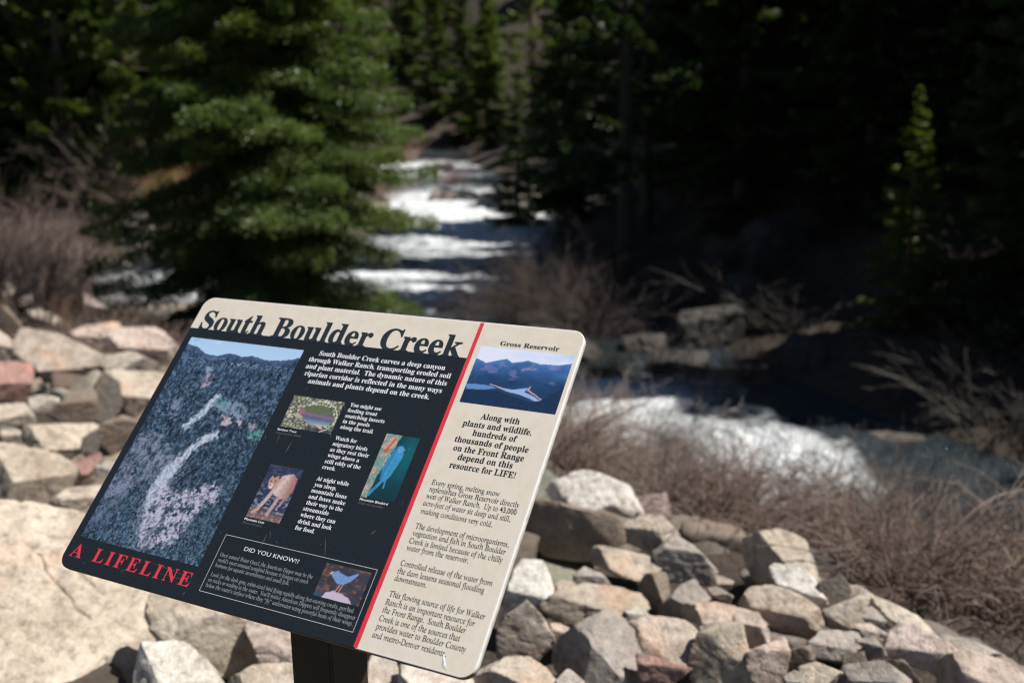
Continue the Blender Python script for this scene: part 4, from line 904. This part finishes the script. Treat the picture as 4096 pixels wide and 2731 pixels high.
for i in range(1500):
    y = 40 + 150 * rr.random() ** 1.5; px = rr.uniform(-450, 2800); x = px2x(px, y)
    P_ = np.array([[x, y]]); dw = seg_dist(P_, WPOLY)[0][0]
    if inside(P_, WPOLY)[0] or dw < (9 if px < 1250 else 5): continue
    if x > 4 and y < 34: continue
    if any(math.hypot(x - q[0], y - q[1]) < 2.7 + y * .014 for q in locals().setdefault('_pl', [])): continue
    if 880 < px < 1280 and y < 118: continue
    if y > 42 and px < 1420 and dw < 9: continue
    _pl.append((x, y)); pine = rr.random() < .25; side = 'left' if px < 850 else ('right' if px > 1280 else 'middle')
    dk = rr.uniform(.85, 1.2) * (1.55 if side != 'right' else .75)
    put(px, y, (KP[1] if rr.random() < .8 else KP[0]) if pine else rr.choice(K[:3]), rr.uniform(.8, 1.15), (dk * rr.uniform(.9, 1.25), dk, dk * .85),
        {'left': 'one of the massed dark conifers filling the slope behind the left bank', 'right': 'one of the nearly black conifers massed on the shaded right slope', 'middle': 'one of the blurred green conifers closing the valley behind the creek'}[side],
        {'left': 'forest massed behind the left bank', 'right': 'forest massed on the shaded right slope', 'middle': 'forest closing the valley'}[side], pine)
    nb += 1
    if nb >= 205: break
# the right bank close to the water, outside and inside the right edge of the photo
nr = 0
for i in range(900):
    x, y = rr.uniform(3, 46), rr.uniform(-4, 46); P_ = np.array([[x, y]])
    if inside(P_, WPOLY)[0] or seg_dist(P_, WPOLY)[0][0] < (3.2 if y > 16 else 3.5) or y < np.interp(x, [q[0] for q in NEAR], [q[1] for q in NEAR]): continue
    if x < 7 and y < 22: continue
    if any(math.hypot(x - q[0], y - q[1]) < 2.5 for q in _pl): continue
    _pl.append((x, y)); px_ = 1176 + x / (y * .975 + .8) * FD
    if abs(px_ - 2085) < 120 and y < 24: continue
    if 18.2 < y < 20.6 and x < 19: continue
    if y > 30 and seg_dist(P_, WPOLY)[0][0] < 10: continue
    nr += 1
    if nr > 95: break
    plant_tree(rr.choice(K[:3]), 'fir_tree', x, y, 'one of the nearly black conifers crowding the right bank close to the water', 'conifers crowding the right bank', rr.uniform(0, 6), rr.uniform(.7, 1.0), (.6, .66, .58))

# ------------------------------------------------------------------ bare willows, brush, dry stalks
def brush(seed, h, spread, stems, subs, rad, arch=.3, upright=.5, nsub2=3, thin=1.0):
    r2 = random.Random(seed); V, F = [], []
    def grow(p, d, L, r_, lvl):
        pts = [np.array(p)]; d = np.array(d, float); n = 5 if lvl == 0 else 3
        for i in range(n):
            d = d + np.array([r2.gauss(0, .13), r2.gauss(0, .13), r2.gauss(0, .08) - arch * (i / n) * (1 if lvl == 0 else .6)]); d /= np.linalg.norm(d); pts.append(pts[-1] + d * L / n)
        tube(V, F, pts, [max(r_ * (1 - .75 * i / n), .0012) for i in range(n + 1)], 3)
        if lvl < 2:
            for _ in range(subs if lvl == 0 else nsub2):
                t = r2.uniform(.25, .95); i = min(int(t * n), n - 1); q = pts[i] + (pts[i + 1] - pts[i]) * (t * n - i)
                dd = d + np.array([r2.gauss(0, .6), r2.gauss(0, .6), r2.gauss(.15, .3)]); dd /= np.linalg.norm(dd); grow(q, dd, L * r2.uniform(.25, .5), r_ * .5 * thin, lvl + 1)
    for _ in range(stems):
        a = r2.uniform(0, 6.283); rho = r2.uniform(0, 1) ** .5; o = r2.uniform(0, .25) * spread
        grow((math.cos(a) * o, math.sin(a) * o, -.05), (math.cos(a) * rho * (1 - upright), math.sin(a) * rho * (1 - upright), upright + .3), h * r2.uniform(.6, 1.1), rad, 0)
    return mesh_np('stems', np.array(V), np.array(F))
BW = [brush(1, 3.0, 1.6, 46, 7, .014, .12, .5), brush(2, 3.0, 1.6, 46, 7, .014, .15, .45)]
BB = [brush(3, 1.15, .7, 40, 6, .0065, .22, .45), brush(4, 1.2, .7, 40, 6, .0065, .3, .4), brush(5, 1.1, .6, 44, 6, .006, .12, .6)]
BG = [brush(6, .9, .25, 34, 1, .0035, .75, .55, 1), brush(7, .8, .3, 36, 1, .0032, .95, .5, 1)]
BR = [brush(8, .9, .8, 70, 1, .004, .06, .95, 1)]
def bush(name, x, y, me, sc, tint, label, cat, group=None, mat=None, rz=None, z=None):
    if len(me.materials) == 0: me.materials.append(mat or M_TWIG)
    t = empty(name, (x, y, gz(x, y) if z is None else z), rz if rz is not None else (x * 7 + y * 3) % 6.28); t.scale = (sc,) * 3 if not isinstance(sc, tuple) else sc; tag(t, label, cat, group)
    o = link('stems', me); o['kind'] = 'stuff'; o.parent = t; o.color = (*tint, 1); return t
WG = 'bare willows on the left bank'
for px, y, sc, ti, lb in ((40, 21, .98, (1, .85, .8), 'bare reddish willow at the left edge above the rocks'), (150, 22.5, .95, (1.05, .92, .85), 'bare reddish grey willow second from the left edge'), (-60, 19, .9, (.9, .75, .7), 'bare willow mostly outside the left edge'),
      (95, 18.5, .7, (.75, .62, .6), 'low dark bare willow in front of the two reddish willows'), (215, 27, .6, (1.1, 1.0, .9), 'small grey willow at the water left of the lone fir'), (262, 44, 1.3, (1.2, 1.15, 1.0), 'pale leafless shrub standing beside the spire boulder')):
    bush('bare_willow', px2x(px, y), y, BW[hash_(lb) % 2], sc, ti, lb, 'shrub', WG)
RG = 'bare brush on the slope down to the creek'
BL_ = [ # px, y, kit, scale, tint, label
 (985, 13.5, 0, 1.25, (1.5, 1.3, 1.25), 'pinkish bare brush between the lone fir and the creek'), (1040, 12, 2, .95, (1.2, 1.05, 1.0), 'bare brush rising behind the title of the sign'),
 (1130, 10.5, 1, 1.2, (1.6, 1.35, 1.2), 'light brown arching brush above the top edge of the sign near the red stripe'), (1180, 12.5, 0, 1.2, (.8, .7, .65), 'dark brush right of the light arching brush above the sign'),
 (1235, 9.5, 2, .8, (1.0, .85, .75), 'dim brush above the reservoir picture of the sign'),
 (1345, 9.2, 2, 1.15, (1.9, 1.75, 1.6), 'tall pale grey brush just right of the upper right corner of the sign'), (1420, 8.6, 1, 1.1, (2.0, 1.8, 1.65), 'pale grey arching brush right of the tall pale brush beside the sign'),
 (1310, 8.0, 2, 1.0, (1.7, 1.55, 1.4), 'pale brush pressed against the right edge of the sign'), (1500, 8.3, 2, .9, (1.5, 1.35, 1.25), 'greyish brush above the white peak boulder'),
 (1585, 7.6, 2, .9, (1.2, .8, .7), 'reddish brush above the square tan block to its left'), (1650, 8.6, 2, 1.1, (1.2, .85, .75), 'tall thin reddish stems standing in front of the white water'),
 (1690, 6.9, 1, .8, (1.0, .68, .6), 'reddish brown brush directly left of the square tan block'), (1790, 7.0, 0, .75, (1.05, .72, .62), 'reddish brown brush behind the square tan block'),
 (1860, 6.4, 2, .8, (1.15, .75, .62), 'rusty brush right above the bright cream rock'), (1940, 6.2, 1, .85, (1.0, .75, .68), 'brown brush with looping stems right of the square tan block'),
 (2020, 5.9, 0, .8, (.9, .72, .66), 'dark brown brush above the wedge-shaped tan rock'), (2110, 5.6, 1, .8, (.9, .75, .7), 'brown brush above the long sloping slab'),
 (2200, 5.2, 0, .8, (.85, .72, .68), 'brown brush at far right above the rosy rock'), (2290, 5.0, 1, .85, (.85, .7, .66), 'tangled brown brush near the right edge'),
 (1620, 9.5, 1, .7, (.9, .75, .7), 'low brush at the water below the reddish stems'), (1880, 8.2, 1, .9, (.8, .9, .6), 'greenish brush below the white rapids'), (2000, 7.6, 0, .9, (.8, .68, .62), 'dark brush between the rapids and the long slab'),
 (2150, 7.2, 2, .9, (.7, .62, .58), 'dark brush in the shade below the dark water'), (2330, 6.6, 0, 1.0, (.7, .62, .58), 'dark brush at the right edge in shade')]
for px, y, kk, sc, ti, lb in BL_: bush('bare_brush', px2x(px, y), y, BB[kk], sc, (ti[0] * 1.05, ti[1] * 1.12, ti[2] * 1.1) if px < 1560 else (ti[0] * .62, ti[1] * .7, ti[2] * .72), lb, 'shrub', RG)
for px, y, kk, sc, ti, lb in ((2235, 4.05, 0, .95, (.95, .9, .85), 'arching pale dry stalks behind the flat grey slab at far right'), (2330, 4.1, 1, 1.1, (.95, .9, .85), 'pale dry stalks bending over at the right edge'), (2160, 4.5, 1, .85, (.8, .7, .6), 'dry stalks above the long sloping slab'),
      (2420, 4.6, 0, 1.7, (.9, .82, .75), 'long pale stalk leaning in from the right edge'), (1990, 5.2, 1, .8, (.75, .6, .5), 'short dry stalks beside the square tan block')):
    bush('dry_stalks', px2x(px, y), y, BG[kk], sc, tuple(c * .8 for c in ti), lb, 'plant', 'dry stalks along the crest', M_GRASS)
for px, y, sc, ti, lb in ((215, 15.5, 1.2, (.55, .55, .35), 'olive dry reeds behind the left rocks at the water'), (280, 15.0, 1.15, (.6, .58, .38), 'olive dry reeds just left of the lone fir'), (330, 16.5, 1.2, (.6, .55, .4), 'dry reeds at the left foot of the lone fir'), (160, 14.5, 1.0, (.6, .45, .38), 'reddish dry reeds below the low dark willow')):
    bush('dry_reeds', px2x(px, y), y, BR[0], sc, ti, lb, 'plant', 'dry reeds by the creek', M_GRASS)
# brush on the dark right bank and along both sides of the upper creek
FB = [(1125, 24.5, 1, 1.5, (.6, .52, .5), 'dark fine brush overhanging the blue water on the right'), (1150, 26, 0, 2.0, (.55, .5, .48), 'dark brush at the water under the small dark fir'), (1210, 24, 2, 2.1, (.7, .62, .58), 'dark grey brush right of the blue water'),
      (1270, 25, 1, 2.3, (.8, .7, .65), 'tangled grey brush at the edge of the dark wood'), (1340, 22.5, 0, 2.2, (.75, .65, .6), 'tangled fallen brush in front of the grey blocky boulder'), (1385, 19, 2, 1.0, (1.6, 1.5, .7), 'pale yellow green shrub below the grey blocky boulder'),
      (1480, 19, 1, 1.4, (.6, .6, .5), 'dim shrub in the dark below the bare trunked pine'), (1620, 17.5, 0, 1.2, (.7, .5, .45), 'dim reddish shrub on the far side of the water'), (1720, 18.6, 2, 1.1, (1.0, .7, .65), 'faint pinkish shrub beyond the rapids'),
      (1030, 71, 0, 2.4, (1.2, .8, .7), 'rusty shrub on the bank above the upper rapids'), (930, 96, 1, 3.0, (1.5, 1.1, .8), 'tan shrub at the head of the visible creek'), (900, 60, 1, 2.2, (1.5, 1.1, .95), 'pinkish shrub on the left side of the upper rapids'),
      (400, 43, 0, 2.2, (1.8, 1.1, .6), 'orange tan shrub seen left of the trunk of the lone fir'), (470, 42, 1, 1.8, (1.5, 1.1, .9), 'pinkish shrub seen through the lone fir'), (300, 43, 1, 1.6, (1.2, 1.1, .8), 'greyish shrub beside the spire boulder on the far bank')]
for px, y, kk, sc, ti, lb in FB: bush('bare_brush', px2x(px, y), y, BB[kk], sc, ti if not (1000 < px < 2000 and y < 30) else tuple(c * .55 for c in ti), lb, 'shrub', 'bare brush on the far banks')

# ------------------------------------------------------------------ boulders in and beyond the creek
def boulder(px, py, y, w, h, seed, colr, label, z=None, spire=0):
    rr = random.Random(seed); pl = []
    for ax in ((1, 0, 0), (-1, 0, 0), (0, 1, 0), (0, -1, 0), (0, 0, 1), (0, 0, -1)):
        v = np.array(ax) + np.array([rr.uniform(-.25, .25) for _ in range(3)]); v /= np.linalg.norm(v); pl.append((v, rr.uniform(.75, 1) * (w / 2 if not ax[2] else h / 2)))
    for _ in range(14):
        v = np.array([rr.gauss(0, 1) for _ in range(3)]); v[2] = abs(v[2]) * (.3 if spire else .8); v /= np.linalg.norm(v); pl.append((v, (abs(v[0]) + abs(v[1])) * w / 2 * rr.uniform(.6, .8) + abs(v[2]) * h / 2 * rr.uniform(.7, .9)))
    if spire:
        for a in (0, 1.6, 3.1, 4.7): v = np.array([math.cos(a), math.sin(a), .55]); v /= np.linalg.norm(v); pl.append((v, v[2] * h / 2 * .9))
    Vv, Ff = rock_verts(pl, 5, 60, .09, seed, math.sqrt(w * h)); me = mesh_np('boulder', Vv, Ff); x = px2x(px, y)
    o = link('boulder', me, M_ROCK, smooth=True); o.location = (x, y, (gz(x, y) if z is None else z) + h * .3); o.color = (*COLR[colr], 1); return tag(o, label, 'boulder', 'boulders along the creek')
for i, b in enumerate([
 (320, 0, 39.5, 1.3, 2.2, 'pale', 'pale spire-shaped boulder on the far bank left of the lone fir', None, 1), (215, 0, 36.5, 1.8, .6, 'tan', 'flat tan rock at the far waterline behind the willows'), (275, 0, 36.8, 1.5, .55, 'sand', 'low sandy rock at the far waterline right of the flat tan rock'),
 (350, 0, 37.5, 1.6, .8, 'grey', 'grey rock at the far waterline beside the lone fir'), (450, 0, 39.0, 1.8, .9, 'rose', 'rosy rock on the far bank seen through the lone fir'), (560, 0, 41, 2.0, 1.0, 'pale', 'pale rock on the far bank behind the trunk of the lone fir'),
 (725, 0, 46, 2.0, 1.1, 'grey', 'grey rock left of the creek seen through the right branches'), (865, 0, 49, 1.6, 1.0, 'rose', 'rosy rock beside the white rapids on the left'),
 (1045, 0, 60, 3.0, 1.4, 'grey', 'dark flat boulder splitting the upper rapids'), (1140, 0, 57, 2.2, 1.8, 'pale', 'pale boulder right of the upper rapids under the small fir'), (1200, 0, 52, 2.2, 2.4, 'pale', 'stacked pale boulders beside the thin trunk of the small dark fir'), (1225, 0, 55, 2.4, 3.0, 'sand', 'tall tan boulder right of the thin trunk of the small dark fir'),
 (930, 0, 100, 3.5, 1.6, 'dark', 'dark boulder at the head of the visible creek'), (1000, 0, 86, 3.5, 1.3, 'grey', 'grey boulder breaking the uppermost rapids'),
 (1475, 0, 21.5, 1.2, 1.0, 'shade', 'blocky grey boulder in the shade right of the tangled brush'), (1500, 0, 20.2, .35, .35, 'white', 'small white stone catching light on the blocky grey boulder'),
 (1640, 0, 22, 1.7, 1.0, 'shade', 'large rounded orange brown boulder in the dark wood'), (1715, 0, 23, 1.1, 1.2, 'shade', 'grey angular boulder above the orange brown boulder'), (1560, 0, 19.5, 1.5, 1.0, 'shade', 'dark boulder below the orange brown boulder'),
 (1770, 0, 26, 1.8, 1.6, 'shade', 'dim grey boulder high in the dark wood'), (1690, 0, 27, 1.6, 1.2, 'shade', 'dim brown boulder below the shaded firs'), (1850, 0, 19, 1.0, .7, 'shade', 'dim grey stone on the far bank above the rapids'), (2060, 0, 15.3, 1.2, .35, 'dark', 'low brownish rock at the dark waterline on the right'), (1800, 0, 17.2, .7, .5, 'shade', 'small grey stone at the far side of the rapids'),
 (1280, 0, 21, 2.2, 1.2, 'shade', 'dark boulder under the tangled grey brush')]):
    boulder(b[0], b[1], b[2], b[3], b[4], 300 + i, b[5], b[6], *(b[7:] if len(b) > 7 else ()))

# ------------------------------------------------------------------ thicket: matted brush nobody could count
def thicket(name, src, spots, mat, label, tint=(1, 1, 1)):
    vs = []; fs = []; n = 0
    arr = []
    for me in src:
        v = np.empty(len(me.vertices) * 3, np.float32); me.vertices.foreach_get('co', v); f = np.empty(len(me.loops), np.int32); me.loops.foreach_get('vertex_index', f); arr.append((v.reshape(-1, 3), f.reshape(-1, 4)))
    r3 = random.Random(9)
    for x, y, s in spots:
        v, f = arr[r3.randrange(len(arr))]; a = r3.uniform(0, 6.28); M = np.array([[math.cos(a), -math.sin(a), 0], [math.sin(a), math.cos(a), 0], [0, 0, 1]]) * s
        vs.append(v @ M.T + np.array([x, y, gz(x, y)])); fs.append(f + n); n += len(v)
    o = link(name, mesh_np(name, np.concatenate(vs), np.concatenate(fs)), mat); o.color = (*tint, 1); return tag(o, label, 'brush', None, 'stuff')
LOW = [brush(41, .55, .5, 26, 4, .005, .25, .3, 2), brush(42, .5, .5, 26, 4, .005, .35, .25, 2)]
r4 = random.Random(3); sp = []
while len(sp) < 240:
    x, y = r4.uniform(-5, 9), r4.uniform(1, 13); p = np.array([[x, y]]); d, s_ = seg_dist(p, CREST, False)
    if d[0] * s_[0] < .08 or inside(p, WPOLY)[0] or (x > -2 and y > 8 - .5 * max(x - 1, 0)) or y > np.interp(x, [q[0] for q in NEAR], [q[1] for q in NEAR]): continue
    if len(sp) % 5 < 3 and d[0] > 1.4: continue
    sp.append((x, y, r4.uniform(.8, 1.5)))
thicket('brush_thicket', LOW, sp, M_TWIG, 'matted brown brush covering the slope below the rocks', (.8, .68, .6))
sp = []
while len(sp) < 170:
    x, y = r4.uniform(0, 26), r4.uniform(6, 42); p = np.array([[x, y]]); d, s_ = seg_dist(p, WPOLY)
    if inside(p, WPOLY)[0] or d[0] > 12 or y < np.interp(x, [q[0] for q in NEAR], [q[1] for q in NEAR]) + 1: continue
    sp.append((x, y, r4.uniform(2, 3.6)))
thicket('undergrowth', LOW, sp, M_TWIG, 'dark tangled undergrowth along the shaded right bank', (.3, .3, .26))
